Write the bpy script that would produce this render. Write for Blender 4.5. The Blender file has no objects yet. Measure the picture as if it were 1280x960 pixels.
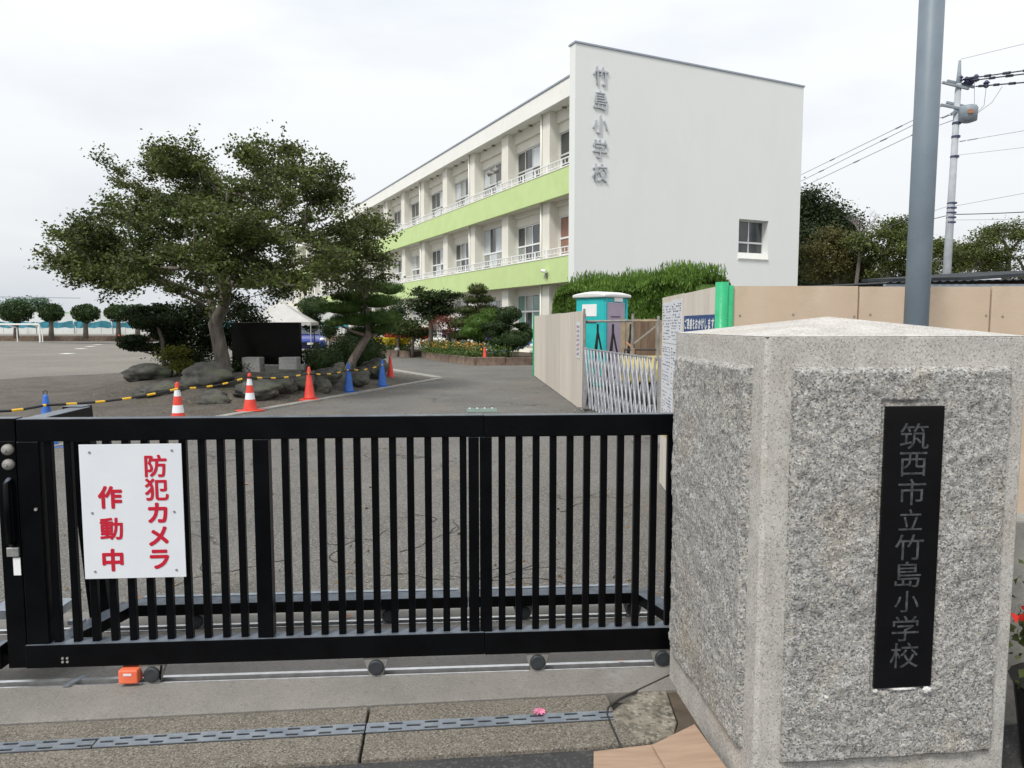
import bpy, bmesh, math, random
import numpy as np
from math import radians as R, sin, cos, tan, atan, atan2, pi, sqrt
from mathutils import Vector, Matrix, noise

scene = bpy.context.scene
COL = scene.collection
random.seed(7)

# ------------------------------------------------------------------ camera, world, sun, exposure
F_PX = 900.0
PITCH = atan(76 / 900.0)
EYE = 1.6
cam_data = bpy.data.cameras.new('camera')
cam_data.sensor_width = 36.0
cam_data.lens = F_PX / 1280.0 * 36.0
cam_data.clip_start = 0.05
cam_data.clip_end = 3000.0
cam = bpy.data.objects.new('camera', cam_data)
COL.objects.link(cam)
cam.location = (0, 0, EYE)
cam.rotation_euler = (pi / 2 - PITCH, 0, 0)
scene.camera = cam

SUN_DIR = Vector((-0.45, -0.62, 1.0)).normalized()     # towards the sun
SUN_EL = math.asin(SUN_DIR.z)
SUN_AZ = atan2(SUN_DIR.x, SUN_DIR.y)
world = bpy.data.worlds.new('World')
scene.world = world
world.use_nodes = True
wn = world.node_tree
for n_ in list(wn.nodes):
    wn.nodes.remove(n_)
def wnode(t, **k):
    n = wn.nodes.new(t)
    for a, b in k.items():
        setattr(n, a, b)
    return n
w_out = wnode('ShaderNodeOutputWorld')
w_bg = wnode('ShaderNodeBackground')
w_bg.inputs['Strength'].default_value = 0.1
w_sky = wnode('ShaderNodeTexSky', sky_type='NISHITA', sun_disc=False, sun_elevation=SUN_EL, sun_rotation=SUN_AZ,
              air_density=1.0, dust_density=2.0)
w_tc = wnode('ShaderNodeTexCoord')
w_sep = wnode('ShaderNodeSeparateXYZ')
wn.links.new(w_tc.outputs['Generated'], w_sep.inputs[0])
w_map = wnode('ShaderNodeMapping')
w_map.inputs['Scale'].default_value = (1.0, 1.0, 3.2)
wn.links.new(w_tc.outputs['Generated'], w_map.inputs['Vector'])
w_no = wnode('ShaderNodeTexNoise')
w_no.inputs['Scale'].default_value = 1.7
w_no.inputs['Detail'].default_value = 5.0
w_no.inputs['Roughness'].default_value = 0.5
wn.links.new(w_map.outputs[0], w_no.inputs['Vector'])
w_cr = wnode('ShaderNodeValToRGB')
w_cr.color_ramp.elements[0].position = 0.36
w_cr.color_ramp.elements[0].color = (6.15, 6.5, 7.0, 1)
w_cr.color_ramp.elements[1].position = 0.58
w_cr.color_ramp.elements[1].color = (7.75, 7.9, 8.0, 1)
wn.links.new(w_no.outputs['Fac'], w_cr.inputs[0])
w_el = wnode('ShaderNodeMapRange')                       # overcast sky grows brighter towards the zenith
w_el.inputs['From Min'].default_value = 0.0
w_el.inputs['From Max'].default_value = 1.0
w_el.inputs['To Min'].default_value = 0.93
w_el.inputs['To Max'].default_value = 1.55
wn.links.new(w_sep.outputs['Z'], w_el.inputs['Value'])
w_mul = wnode('ShaderNodeVectorMath', operation='SCALE')
wn.links.new(w_cr.outputs[0], w_mul.inputs[0])
wn.links.new(w_el.outputs[0], w_mul.inputs['Scale'])
w_mix = wnode('ShaderNodeMixRGB')
w_mix.inputs['Fac'].default_value = 0.93
wn.links.new(w_sky.outputs[0], w_mix.inputs[1])
wn.links.new(w_mul.outputs[0], w_mix.inputs[2])
wn.links.new(w_mix.outputs[0], w_bg.inputs['Color'])
wn.links.new(w_bg.outputs[0], w_out.inputs[0])

sun_d = bpy.data.lights.new('sun', 'SUN')
sun_d.energy = 2.2
sun_d.angle = R(12)
sun_d.color = (1.0, 0.965, 0.91)
sun = bpy.data.objects.new('sun', sun_d)
COL.objects.link(sun)
sun.rotation_euler = SUN_DIR.to_track_quat('Z', 'Y').to_euler()

scene.view_settings.view_transform = 'Standard'
scene.view_settings.look = 'None'
scene.view_settings.exposure = 0.27
scene.view_settings.gamma = 1.0
scene.cycles.max_bounces = 6
scene.cycles.transparent_max_bounces = 8

# ------------------------------------------------------------------ where things stand (surveyed from the photograph)
def _ray(x, y):
    u = 480 - y
    return (x - 640.0, u * sin(PITCH) + F_PX * cos(PITCH), u * cos(PITCH) - F_PX * sin(PITCH))
def G(x, y, z=0.0):
    r = _ray(x, y); t = (z - EYE) / r[2]
    return Vector((r[0] * t, r[1] * t, z))
def at(x, y, Y):
    r = _ray(x, y); t = Y / r[1]
    return Vector((r[0] * t, Y, EYE + r[2] * t))

# ------------------------------------------------------------------ materials
MATS = {}
def pm(name, c1, c2=None, scale=5.0, rough=0.7, bump=0.0, bscale=None, metal=0.0, spec=0.5, detail=6.0, lo=0.35, hi=0.65,
       speck=None, island=None, trans=0.0, stretch=None, stain=None, coat=0.0, orand=0.0, sheen_dust=None):
    """procedural material: colour noise c1..c2, speck=[(colour, voronoi scale, amount)], bump noise."""
    if name in MATS:
        return MATS[name]
    m = bpy.data.materials.new(name); m.use_nodes = True
    nt = m.node_tree; N = nt.nodes; L = nt.links
    b = N['Principled BSDF']
    b.inputs['Roughness'].default_value = rough
    b.inputs['Metallic'].default_value = metal
    b.inputs['Specular IOR Level'].default_value = spec
    b.inputs['Coat Weight'].default_value = coat
    tc = N.new('ShaderNodeTexCoord')
    vec = tc.outputs['Object']
    if stretch:
        mp = N.new('ShaderNodeMapping'); mp.inputs['Scale'].default_value = stretch
        L.new(vec, mp.inputs['Vector']); vec = mp.outputs[0]
    col = None
    def mix(fac, a, bcol, mode='MIX'):
        x = N.new('ShaderNodeMixRGB'); x.blend_type = mode
        if hasattr(fac, 'links'): L.new(fac, x.inputs[0])
        else: x.inputs[0].default_value = fac
        for i, q in ((1, a), (2, bcol)):
            if hasattr(q, 'links'): L.new(q, x.inputs[i])
            else: x.inputs[i].default_value = (*q, 1)
        return x.outputs[0]
    def nz(sc, det=detail, ro=0.55, v=None):
        t = N.new('ShaderNodeTexNoise'); t.inputs['Scale'].default_value = sc
        t.inputs['Detail'].default_value = det; t.inputs['Roughness'].default_value = ro
        L.new(v or vec, t.inputs['Vector']); return t.outputs['Fac']
    def rng(src, a, c, oa=0.0, oc=1.0):
        t = N.new('ShaderNodeMapRange'); t.inputs[1].default_value = a; t.inputs[2].default_value = c
        t.inputs[3].default_value = oa; t.inputs[4].default_value = oc
        L.new(src, t.inputs[0]); return t.outputs[0]
    if c2 is None:
        col = mix(0.0, c1, c1)
    elif island:
        g = N.new('ShaderNodeNewGeometry')
        ma = N.new('ShaderNodeMath'); ma.operation = 'MULTIPLY'; ma.inputs[1].default_value = .55
        L.new(g.outputs['Random Per Island'], ma.inputs[0])
        mb_ = N.new('ShaderNodeMath'); mb_.operation = 'ADD'
        L.new(ma.outputs[0], mb_.inputs[0]); L.new(rng(nz(island * 1.6, 3.0), 0.36, 0.64, 0.0, 0.5), mb_.inputs[1])
        col = mix(mb_.outputs[0], c1, c2)
    else:
        col = mix(rng(nz(scale), lo, hi), c1, c2)
    if stain:
        for (sc_, ss, a0, a1, amt) in stain:
            col = mix(rng(nz(ss, 5.0, 0.6), a0, a1, 0.0, amt), col, sc_)
    if sheen_dust:  # sky reflection painted onto upward faces, plus scattered dust specks
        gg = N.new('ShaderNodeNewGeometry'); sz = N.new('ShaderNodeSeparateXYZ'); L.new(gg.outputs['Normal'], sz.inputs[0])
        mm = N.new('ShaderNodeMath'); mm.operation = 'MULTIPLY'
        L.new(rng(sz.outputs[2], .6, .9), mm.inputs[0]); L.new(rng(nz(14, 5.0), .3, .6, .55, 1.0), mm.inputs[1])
        col = mix(mm.outputs[0], col, sheen_dust)
        col = mix(rng(nz(220, 3.0), .72, .76, 0, .5), col, tuple(.5 * q for q in sheen_dust))
    if orand:
        oi = N.new('ShaderNodeObjectInfo')
        hv = N.new('ShaderNodeHueSaturation'); L.new(rng(oi.outputs['Random'], 0, 1, 1 - orand, 1 + orand), hv.inputs['Value']); L.new(col, hv.inputs['Color']); col = hv.outputs[0]
    if speck:
        for (sc_, ss, thr, amt) in speck:
            v = N.new('ShaderNodeTexVoronoi'); v.feature = 'F1'; v.inputs['Scale'].default_value = ss
            L.new(vec, v.inputs['Vector'])
            sp = N.new('ShaderNodeSeparateColor'); L.new(v.outputs['Color'], sp.inputs[0])
            col = mix(rng(sp.outputs[0], thr - 0.02, thr + 0.02, 0.0, amt), col, sc_)
    L.new(col, b.inputs['Base Color'])
    if bump:
        bp = N.new('ShaderNodeBump'); bp.inputs['Strength'].default_value = min(1.0, bump)
        bp.inputs['Distance'].default_value = 0.02 * max(1.0, bump)
        L.new(nz(bscale or scale * 4, 8.0, 0.65), bp.inputs['Height'])
        L.new(bp.outputs[0], b.inputs['Normal'])
    if trans:
        tr = N.new('ShaderNodeBsdfTranslucent'); L.new(col, tr.inputs['Color'])
        ms = N.new('ShaderNodeMixShader'); ms.inputs[0].default_value = trans
        L.new(b.outputs[0], ms.inputs[1]); L.new(tr.outputs[0], ms.inputs[2])
        L.new(ms.outputs[0], N['Material Output'].inputs[0])
    MATS[name] = m
    return m

M_black = pm('black_gate_paint', (.0012, .0014, .002), (.0025, .003, .004), 8, .30, .05, 90, spec=.14, sheen_dust=(.13, .15, .18))
M_steel = pm('galvanised_steel', (.30, .34, .39), (.42, .46, .50), 14, .42, .1, 120, metal=.7)
M_rail = pm('polished_rail', (.62, .62, .62), (.8, .8, .8), 20, .28, .05, 90, metal=.85)
M_darkgap = pm('dark_gap', (.012, .012, .011), (.03, .028, .024), 20, .95)
M_poleg = pm('pole_grey_paint', (.15, .19, .23), (.19, .235, .275), 3, .5, .06, 60, spec=.45, stain=[((.30, .33, .35), 60, .66, .72, .35)])
M_wheel = pm('wheel_rubber', (.02, .026, .03), (.035, .04, .045), 25, .55, .1)
M_bracket = pm('bracket_grey', (.20, .19, .175), (.28, .27, .25), 25, .55, .1)
M_bolt = pm('bolt_metal', (.55, .55, .53), (.7, .7, .68), 50, .3, metal=.8)
M_signw = pm('sign_white', (.70, .73, .77), (.74, .77, .80), 4, .35, spec=.4)
M_signr = pm('sign_red', (.52, .012, .035), None, rough=.4)
M_orange = pm('orange_box', (.75, .14, .06), (.85, .2, .1), 10, .5)
M_granite = pm('granite_rough', (.29, .285, .27), (.49, .475, .45), 40, .85, .65, 150, lo=.38, hi=.62,
               speck=[((.74, .73, .70), 165, .76, .55), ((.10, .10, .10), 190, .78, .75), ((.52, .46, .38), 110, .88, .5)],
               stain=[((.40, .33, .24), 2.6, .54, .70, .6), ((.22, .22, .205), 3.6, .55, .72, .55), ((.66, .64, .60), 9, .64, .76, .5)])
M_granite_s = pm('granite_smooth', (.43, .41, .38), (.56, .535, .495), 9, .8, .35, 260, lo=.35, hi=.65,
                 speck=[((.20, .195, .19), 230, .84, .7), ((.68, .66, .62), 190, .82, .5)],
                 stain=[((.42, .36, .28), 3.0, .52, .68, .5), ((.30, .29, .27), 1.6, .58, .72, .4)])
M_plaque = pm('plaque_black', (.003, .003, .0035), (.005, .005, .006), 6, .14, spec=.35)
M_carved = pm('carved_letters', (.018, .020, .023), (.085, .09, .095), 45, .7)
M_caulk = pm('white_caulk', (.75, .74, .72), (.5, .48, .45), 30, .8, .3)
M_cream = pm('cream_wall', (.74, .72, .64), (.78, .765, .69), .8, .85, .08, 40, stain=[((.58, .55, .46), .9, .62, .78, .35)])
M_gable = pm('gable_wall', (.735, .755, .735), (.765, .785, .77), .5, .85, .05, 30, stretch=(1, 1, .35), stain=[((.66, .67, .64), .5, .52, .75, .45), ((.60, .60, .56), 3.0, .66, .80, .35), ((.79, .80, .785), 1.1, .58, .7, .5)])
M_fascia = pm('fascia_white', (.80, .80, .75), (.84, .84, .80), 1.2, .8, .05, 40, stain=[((.66, .65, .58), 1.5, .6, .75, .35)])
M_green = pm('lime_green_paint', (.52, .66, .29), (.56, .70, .325), 1.5, .75, .05, 40, stain=[((.47, .60, .27), 1.2, .58, .75, .5)])
M_railw = pm('white_railing', (.80, .81, .82), (.85, .85, .86), 3, .45)
M_alu = pm('aluminium_frame', (.60, .61, .61), (.70, .70, .70), 6, .4, metal=.3)
M_glassd = pm('window_glass_dark', (.03, .035, .037), (.06, .065, .065), .7, .06, spec=.8)
M_glassc = pm('window_glass_curtain', (.22, .25, .23), (.36, .38, .35), 1.3, .12, spec=.7, stretch=(1, 6, .3))
M_glassg = pm('window_glass_green_curtain', (.10, .22, .19), (.20, .34, .30), 1.2, .12, spec=.7, stretch=(1, 6, .3))
M_glassl = pm('window_glass_pale', (.48, .52, .54), (.62, .66, .68), .6, .1, spec=.7)
M_glassr = pm('window_glass_brown_curtain', (.26, .13, .09), (.34, .18, .13), 1.2, .12, spec=.7, stretch=(1, 6, .3))
M_letter = pm('steel_letters', (.42, .44, .47), (.52, .54, .57), 10, .45, metal=.25)
M_coping = pm('metal_coping', (.28, .32, .38), (.34, .38, .44), 6, .5)
M_ply_w = pm('plywood_pale', (.60, .54, .46), (.69, .63, .55), 1.6, .8, .1, 60, orand=.10, stretch=(4, 4, .45), stain=[((.42, .38, .34), 2.2, .60, .72, .45)])
M_ply_o = pm('plywood_tan', (.56, .43, .31), (.63, .50, .38), 1.6, .8, .1, 60, orand=.08, stretch=(1.2, 3, 1.2), stain=[((.46, .38, .25), 2.0, .52, .70, .6), ((.44, .34, .27), 5.0, .58, .72, .45), ((.70, .58, .46), 3.1, .60, .74, .5)])
M_tape = pm('green_tape', (.01, .34, .13), (.03, .42, .19), 8, .35, .2, 30)
M_paper = pm('notice_paper', (.66, .68, .72), (.72, .74, .77), 4, .6)
M_ink = pm('notice_ink', (.12, .13, .16), None, rough=.7)
M_inkr = pm('notice_red_ink', (.55, .06, .09), None, rough=.7)
M_blue = pm('sign_blue', (.015, .06, .20), (.02, .075, .24), 6, .4)
M_white = pm('white_plain', (.80, .80, .80), (.84, .84, .84), 6, .5)
M_yellow = pm('yellow_paint', (.62, .40, .04), (.70, .47, .07), 4, .5, stain=[((.3, .2, .06), 5, .6, .75, .5)])
M_teal = pm('toilet_teal', (.02, .42, .44), (.03, .50, .50), 3, .45, .05)
M_lilac = pm('toilet_lilac', (.38, .31, .40), (.43, .36, .45), 3, .5, .05)
M_twhite = pm('toilet_white', (.62, .63, .61), (.70, .70, .68), 3, .45)
M_pipe = pm('scaffold_pipe', (.20, .19, .18), (.34, .33, .31), 6, .5, metal=.3)
M_rust = pm('rusty_pipe', (.34, .15, .08), (.42, .2, .1), 8, .7)
M_bambo = pm('old_timber', (.36, .29, .19), (.24, .19, .13), 6, .8, .2)
M_dkboard = pm('brown_board', (.12, .075, .05), (.20, .14, .09), 3, .8, .1, stretch=(3, 3, .4))
M_silver = pm('gate_aluminium', (.46, .47, .50), (.62, .63, .66), 20, .33, metal=.6)
M_cred = pm('cone_red', (.66, .045, .028), (.76, .075, .045), 5, .5, .03, stain=[((.45, .06, .05), 7, .55, .7, .5)])
M_cblue = pm('cone_blue', (.02, .11, .44), (.03, .15, .52), 5, .5, .03, stain=[((.05, .10, .30), 7, .55, .7, .5)])
M_crefl = pm('cone_white_band', (.78, .80, .82), None, rough=.35)
M_cbase = pm('cone_rubber', (.03, .02, .02), (.05, .035, .03), 12, .8)
M_by = pm('bar_yellow', (.82, .48, .02), None, rough=.4)
M_bk = pm('bar_black', (.008, .008, .01), None, rough=.4)
M_bark = pm('bark_grey_brown', (.10, .085, .07), (.20, .175, .15), 6, .95, .9, 24, stretch=(2, 2, .5), stain=[((.22, .24, .18), 4, .6, .72, .5)])
M_barkp = pm('bark_pine', (.13, .10, .085), (.24, .20, .17), 9, .95, 1.0, 30, stretch=(2, 2, .6))
M_rock = pm('garden_rock', (.045, .046, .042), (.12, .115, .102), 3.5, .92, .9, 14, stain=[((.07, .09, .045), 3, .52, .66, .7), ((.17, .165, .145), 6, .62, .72, .5)])
M_monu = pm('monument_black', (.003, .003, .003), (.006, .006, .005), 4, .3, spec=.12)
M_block = pm('granite_block', (.30, .30, .29), (.40, .40, .385), 20, .85, .3)
M_tent = pm('tent_canvas', (.42, .41, .39), (.48, .47, .45), 2, .85, .2, 12)
M_edge = pm('brick_edging', (.12, .08, .06), (.22, .16, .12), 5, .9, .5, 30, orand=.2)
M_soil = pm('soil', (.06, .045, .033), (.11, .085, .06), 6, .97, .6, 30)
M_wallw = pm('far_wall', (.62, .62, .60), (.72, .72, .70), .5, .9, stain=[((.40, .40, .37), .9, .58, .72, .5)])
M_roofd = pm('dark_roof', (.03, .035, .04), (.06, .065, .07), 2, .9, spec=.15)
M_card = pm('cardboard', (.33, .225, .155), (.40, .28, .20), 5, .85, .15, 40, stretch=(1, 8, 1))
M_rubber = pm('black_rubber', (.02, .02, .02), (.04, .04, .04), 12, .7)
M_concp = pm('utility_pole_concrete', (.34, .37, .40), (.42, .45, .48), 3, .8, .1)
M_cable = pm('cable', (.035, .04, .06), None, rough=.6)
M_cablel = pm('cable_thin', (.30, .33, .38), None, rough=.6)
M_insul = pm('insulator_dark', (.03, .035, .09), (.05, .06, .13), 8, .4)
M_trafo = pm('transformer_grey', (.20, .24, .28), (.28, .32, .36), 4, .5)
M_carb = pm('car_blue', (.01, .03, .25), (.012, .035, .28), 3, .25, coat=.6)
M_carg = pm('car_glass', (.05, .06, .07), (.09, .10, .11), 2, .12, spec=.35)
M_chrome = pm('lamp_clear', (.8, .82, .85), None, rough=.15, spec=.8)
M_hose = pm('hose_blue', (.06, .25, .62), None, rough=.5)
M_sheet = pm('blue_sheet', (.05, .30, .42), (.10, .38, .50), 1.0, .6)
M_goal = pm('goal_white', (.78, .79, .76), None, rough=.5)
M_cover = pm('catch_basin_green', (.10, .15, .13), (.16, .22, .19), 12, .6, .2)

def leafmat(name, a, b, isl=1.2, tr=.28, rough=.55):
    return pm(name, a, b, island=isl, rough=rough, trans=tr, spec=.35)
L_maple = leafmat('leaf_maple', (.018, .036, .008), (.145, .178, .040), .55)
L_dark = leafmat('leaf_dark', (.014, .028, .010), (.045, .070, .022))
L_pine = leafmat('needle_pine', (.030, .068, .014), (.11, .19, .042), 1.5)
L_topi = leafmat('leaf_topiary', (.018, .040, .012), (.058, .098, .028))
L_hedge = leafmat('needle_hedge', (.045, .10, .010), (.16, .28, .045), .8)
L_bright = leafmat('needle_bright', (.045, .10, .015), (.12, .21, .04))
L_azal = leafmat('leaf_azalea', (.03, .055, .012), (.09, .11, .03))
L_red = leafmat('leaf_red_shrub', (.10, .02, .015), (.22, .06, .04))
L_camel = leafmat('leaf_camellia', (.012, .028, .008), (.055, .085, .022))
L_autumn = leafmat('leaf_autumn', (.050, .060, .020), (.185, .165, .055), .35)
L_olive = leafmat('leaf_olive', (.036, .056, .014), (.165, .195, .050), .4)
L_fargr = leafmat('leaf_far_green', (.10, .17, .12), (.20, .28, .20))
L_yelgr = leafmat('leaf_yellow_green', (.09, .12, .015), (.20, .20, .03))
FL_red = leafmat('petal_red', (.50, .02, .015), (.75, .05, .03), tr=.2)
FL_yel = leafmat('petal_yellow', (.60, .45, .02), (.80, .62, .05), tr=.2)
FL_pur = leafmat('petal_purple', (.10, .07, .26), (.22, .17, .42), tr=.2)
FL_ora = leafmat('petal_orange', (.55, .20, .02), (.75, .35, .05), tr=.2)
FL_pink = leafmat('petal_pink', (.70, .15, .30), (.85, .35, .50), tr=.2)
FL_gre = leafmat('leaf_flowerbed', (.05, .10, .02), (.13, .20, .05), tr=.25)

# ------------------------------------------------------------------ mesh helpers
def link(o, parent=None):
    COL.objects.link(o)
    if parent is not None:
        o.parent = parent
    return o
def tag(o, label=None, cat=None, group=None, kind=None):
    if label: o['label'] = label
    if cat: o['category'] = cat
    if group: o['group'] = group
    if kind: o['kind'] = kind
    return o
def empty(name, loc=(0, 0, 0), rz=0.0, label=None, cat=None, group=None):
    o = bpy.data.objects.new(name, None)
    o.empty_display_size = .2
    o.location = loc; o.rotation_euler = (0, 0, rz)
    COL.objects.link(o)
    return tag(o, label, cat, group)
def copy_tree(o, parent=None):
    c = o.copy(); COL.objects.link(c)
    if parent is not None: c.parent = parent
    for ch in [q for q in o.children]:
        copy_tree(ch, c)
    return c

class MB:
    def __init__(s):
        s.v = []; s.f = []; s.mi = []
    def add(s, vs, fs, mi=0):
        b = len(s.v)
        s.v += [tuple(q) for q in vs]
        s.f += [tuple(b + i for i in q) for q in fs]
        s.mi += [mi] * len(fs)
        return s
    def box(s, x0, y0, z0, x1, y1, z1, mi=0):
        vs = [(x0, y0, z0), (x1, y0, z0), (x1, y1, z0), (x0, y1, z0), (x0, y0, z1), (x1, y0, z1), (x1, y1, z1), (x0, y1, z1)]
        return s.add(vs, [(0, 3, 2, 1), (4, 5, 6, 7), (0, 1, 5, 4), (1, 2, 6, 5), (2, 3, 7, 6), (3, 0, 4, 7)], mi)
    def prism(s, poly, z0, z1, mi=0):
        n = len(poly)
        a = sum(poly[i][0] * poly[(i + 1) % n][1] - poly[(i + 1) % n][0] * poly[i][1] for i in range(n))
        if a < 0: poly = poly[::-1]
        vs = [(p[0], p[1], z0) for p in poly] + [(p[0], p[1], z1) for p in poly]
        fs = [tuple(range(n - 1, -1, -1)), tuple(range(n, 2 * n))] + [(i, (i + 1) % n, n + (i + 1) % n, n + i) for i in range(n)]
        return s.add(vs, fs, mi)
    def tube(s, pts, r, n=8, mi=0, caps=True):
        pts = [Vector(p) for p in pts]
        if not hasattr(r, '__len__'): r = [r] * len(pts)
        vs = []; fs = []
        prev = None
        for i, p in enumerate(pts):
            d = (pts[min(i + 1, len(pts) - 1)] - pts[max(i - 1, 0)])
            if d.length < 1e-9: d = Vector((0, 0, 1))
            d.normalize()
            if prev is None:
                a = d.cross(Vector((0, 0, 1)) if abs(d.z) < .9 else Vector((1, 0, 0)))
            else:
                a = prev - d * prev.dot(d)
                if a.length < 1e-6: a = d.cross(Vector((0, 0, 1)) if abs(d.z) < .9 else Vector((1, 0, 0)))
            a.normalize(); prev = a
            b = d.cross(a)
            for k in range(n):
                t = 2 * pi * k / n
                vs.append(p + (a * cos(t) + b * sin(t)) * r[i])
        for i in range(len(pts) - 1):
            for k in range(n):
                fs.append((i * n + k, i * n + (k + 1) % n, (i + 1) * n + (k + 1) % n, (i + 1) * n + k))
        if caps:
            fs.append(tuple(range(n - 1, -1, -1))); fs.append(tuple((len(pts) - 1) * n + k for k in range(n)))
        return s.add(vs, fs, mi)
    def bar(s, p0, p1, w, h, mi=0):
        """rectangular bar between two points, w sideways, h in the other direction"""
        p0 = Vector(p0); p1 = Vector(p1); d = (p1 - p0).normalized()
        a = d.cross(Vector((0, 0, 1)) if abs(d.z) < .95 else Vector((0, 1, 0))).normalized()
        b = a.cross(d)
        vs = []
        for p in (p0, p1):
            for i, j in ((-1, -1), (1, -1), (1, 1), (-1, 1)):
                vs.append(p + a * (w / 2 * i) + b * (h / 2 * j))
        return s.add(vs, [(0, 1, 2, 3), (7, 6, 5, 4), (0, 4, 5, 1), (1, 5, 6, 2), (2, 6, 7, 3), (3, 7, 4, 0)], mi)
    def lathe(s, prof, n=20, c=(0, 0, 0), mi=0):
        vs = []; fs = []
        for (r, z) in prof:
            for k in range(n):
                t = 2 * pi * k / n
                vs.append((c[0] + r * cos(t), c[1] + r * sin(t), c[2] + z))
        for i in range(len(prof) - 1):
            for k in range(n):
                fs.append((i * n + k, i * n + (k + 1) % n, (i + 1) * n + (k + 1) % n, (i + 1) * n + k))
        fs.append(tuple(range(n - 1, -1, -1))); fs.append(tuple((len(prof) - 1) * n + k for k in range(n)))
        return s.add(vs, fs, mi)
    def build(s, name, mats, parent=None, smooth=False, bevel=0.0, seg=2):
        me = bpy.data.meshes.new(name)
        me.from_pydata(s.v, [], s.f)
        if not isinstance(mats, (list, tuple)): mats = [mats]
        for m in mats: me.materials.append(m)
        me.polygons.foreach_set('material_index', s.mi)
        if smooth: me.polygons.foreach_set('use_smooth', [True] * len(s.f))
        bm = bmesh.new(); bm.from_mesh(me)
        bmesh.ops.recalc_face_normals(bm, faces=bm.faces)
        bm.to_mesh(me); bm.free()
        me.update()
        o = bpy.data.objects.new(name, me)
        link(o, parent)
        if bevel:
            md = o.modifiers.new('bevel', 'BEVEL'); md.width = bevel; md.segments = seg; md.limit_method = 'ANGLE'; md.angle_limit = R(40)
        return o
def part(name, me, parent, mat=None, loc=None, rot=None):
    o = bpy.data.objects.new(name, me); link(o, parent)
    if loc is not None: o.location = loc
    if rot is not None: o.rotation_euler = rot
    return o
def boxp(name, b, mat, parent=None, bevel=0.0):
    m = MB(); m.box(*b); return m.build(name, mat, parent, bevel=bevel)

def text_obj(body, size, extrude, mat, name, parent, mat4, bold=0.0, squash=1.0, fat=0.0):
    c = bpy.data.curves.new('txt', 'FONT'); c.body = body; c.size = size; c.extrude = extrude; c.offset = bold
    c.resolution_u = 3
    t = bpy.data.objects.new('txt', c); COL.objects.link(t)
    dg = bpy.context.evaluated_depsgraph_get()
    me = bpy.data.meshes.new_from_object(t.evaluated_get(dg))
    bpy.data.objects.remove(t); bpy.data.curves.remove(c)
    # centre the glyph on its bounding box
    n = len(me.vertices); a = np.empty(n * 3); me.vertices.foreach_get('co', a); a = a.reshape(-1, 3)
    lo = a.min(0); hi = a.max(0); a -= (lo + hi) / 2
    a[:, 0] *= squash
    me.vertices.foreach_set('co', a.ravel()); me.update()
    if fat:
        fs0 = [tuple(p.vertices) for p in me.polygons]; V = []; Fs = []
        for k in range(9):
            dx_, dy_ = (0, 0) if k == 8 else (cos(k * pi / 4) * fat, sin(k * pi / 4) * fat)
            V.append(a + np.array([dx_, dy_, k * .00006])); Fs += [tuple(i + k * n for i in f) for f in fs0]
        me = bpy.data.meshes.new(name); me.from_pydata([tuple(q) for q in np.vstack(V)], [], Fs); me.update()
    me.materials.clear(); me.materials.append(mat); me.name = name
    o = bpy.data.objects.new(name, me); link(o, parent)
    o.matrix_local = mat4
    return o
def facing(x, y, z, rz=0.0):
    """matrix that stands a text (drawn in XY) upright, facing local -y turned by rz"""
    return Matrix.Translation((x, y, z)) @ Matrix.Rotation(rz, 4, 'Z') @ Matrix.Rotation(pi / 2, 4, 'X')

# ------------------------------------------------------------------ foliage helpers
def leaf_mesh(name, P, size, mat, parent, rng, aspect=.6, up=0.0, jit=.35, axis=None, stuff=False, cup=0.25):
    """one mesh of many small leaf faces at the points P"""
    n = len(P)
    ax = rng.normal(size=(n, 3))
    if axis is not None:
        ax = ax * jit + axis
    else:
        ax[:, 2] *= (1 - up)
    ax /= np.linalg.norm(ax, axis=1)[:, None] + 1e-9
    t = rng.normal(size=(n, 3)); b = np.cross(ax, t); b /= np.linalg.norm(b, axis=1)[:, None] + 1e-9
    nn = np.cross(ax, b)
    s = size * rng.uniform(.6, 1.35, n)[:, None]
    w = s * aspect
    V = np.empty((n, 4, 3))
    V[:, 0] = P - ax * s * .5
    V[:, 1] = P + b * w * .5 + nn * w * cup
    V[:, 2] = P + ax * s * .5
    V[:, 3] = P - b * w * .5 + nn * w * cup
    me = bpy.data.meshes.new(name)
    me.vertices.add(n * 4); me.vertices.foreach_set('co', V.ravel())
    me.loops.add(n * 4); me.loops.foreach_set('vertex_index', np.arange(n * 4, dtype=np.int32))
    me.polygons.add(n); me.polygons.foreach_set('loop_start', np.arange(0, n * 4, 4, dtype=np.int32))
    me.polygons.foreach_set('loop_total', np.full(n, 4, dtype=np.int32))
    me.materials.append(mat); me.update(calc_edges=True)
    o = bpy.data.objects.new(name, me); link(o, parent)
    if stuff: o['kind'] = 'stuff'
    return o

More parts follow.
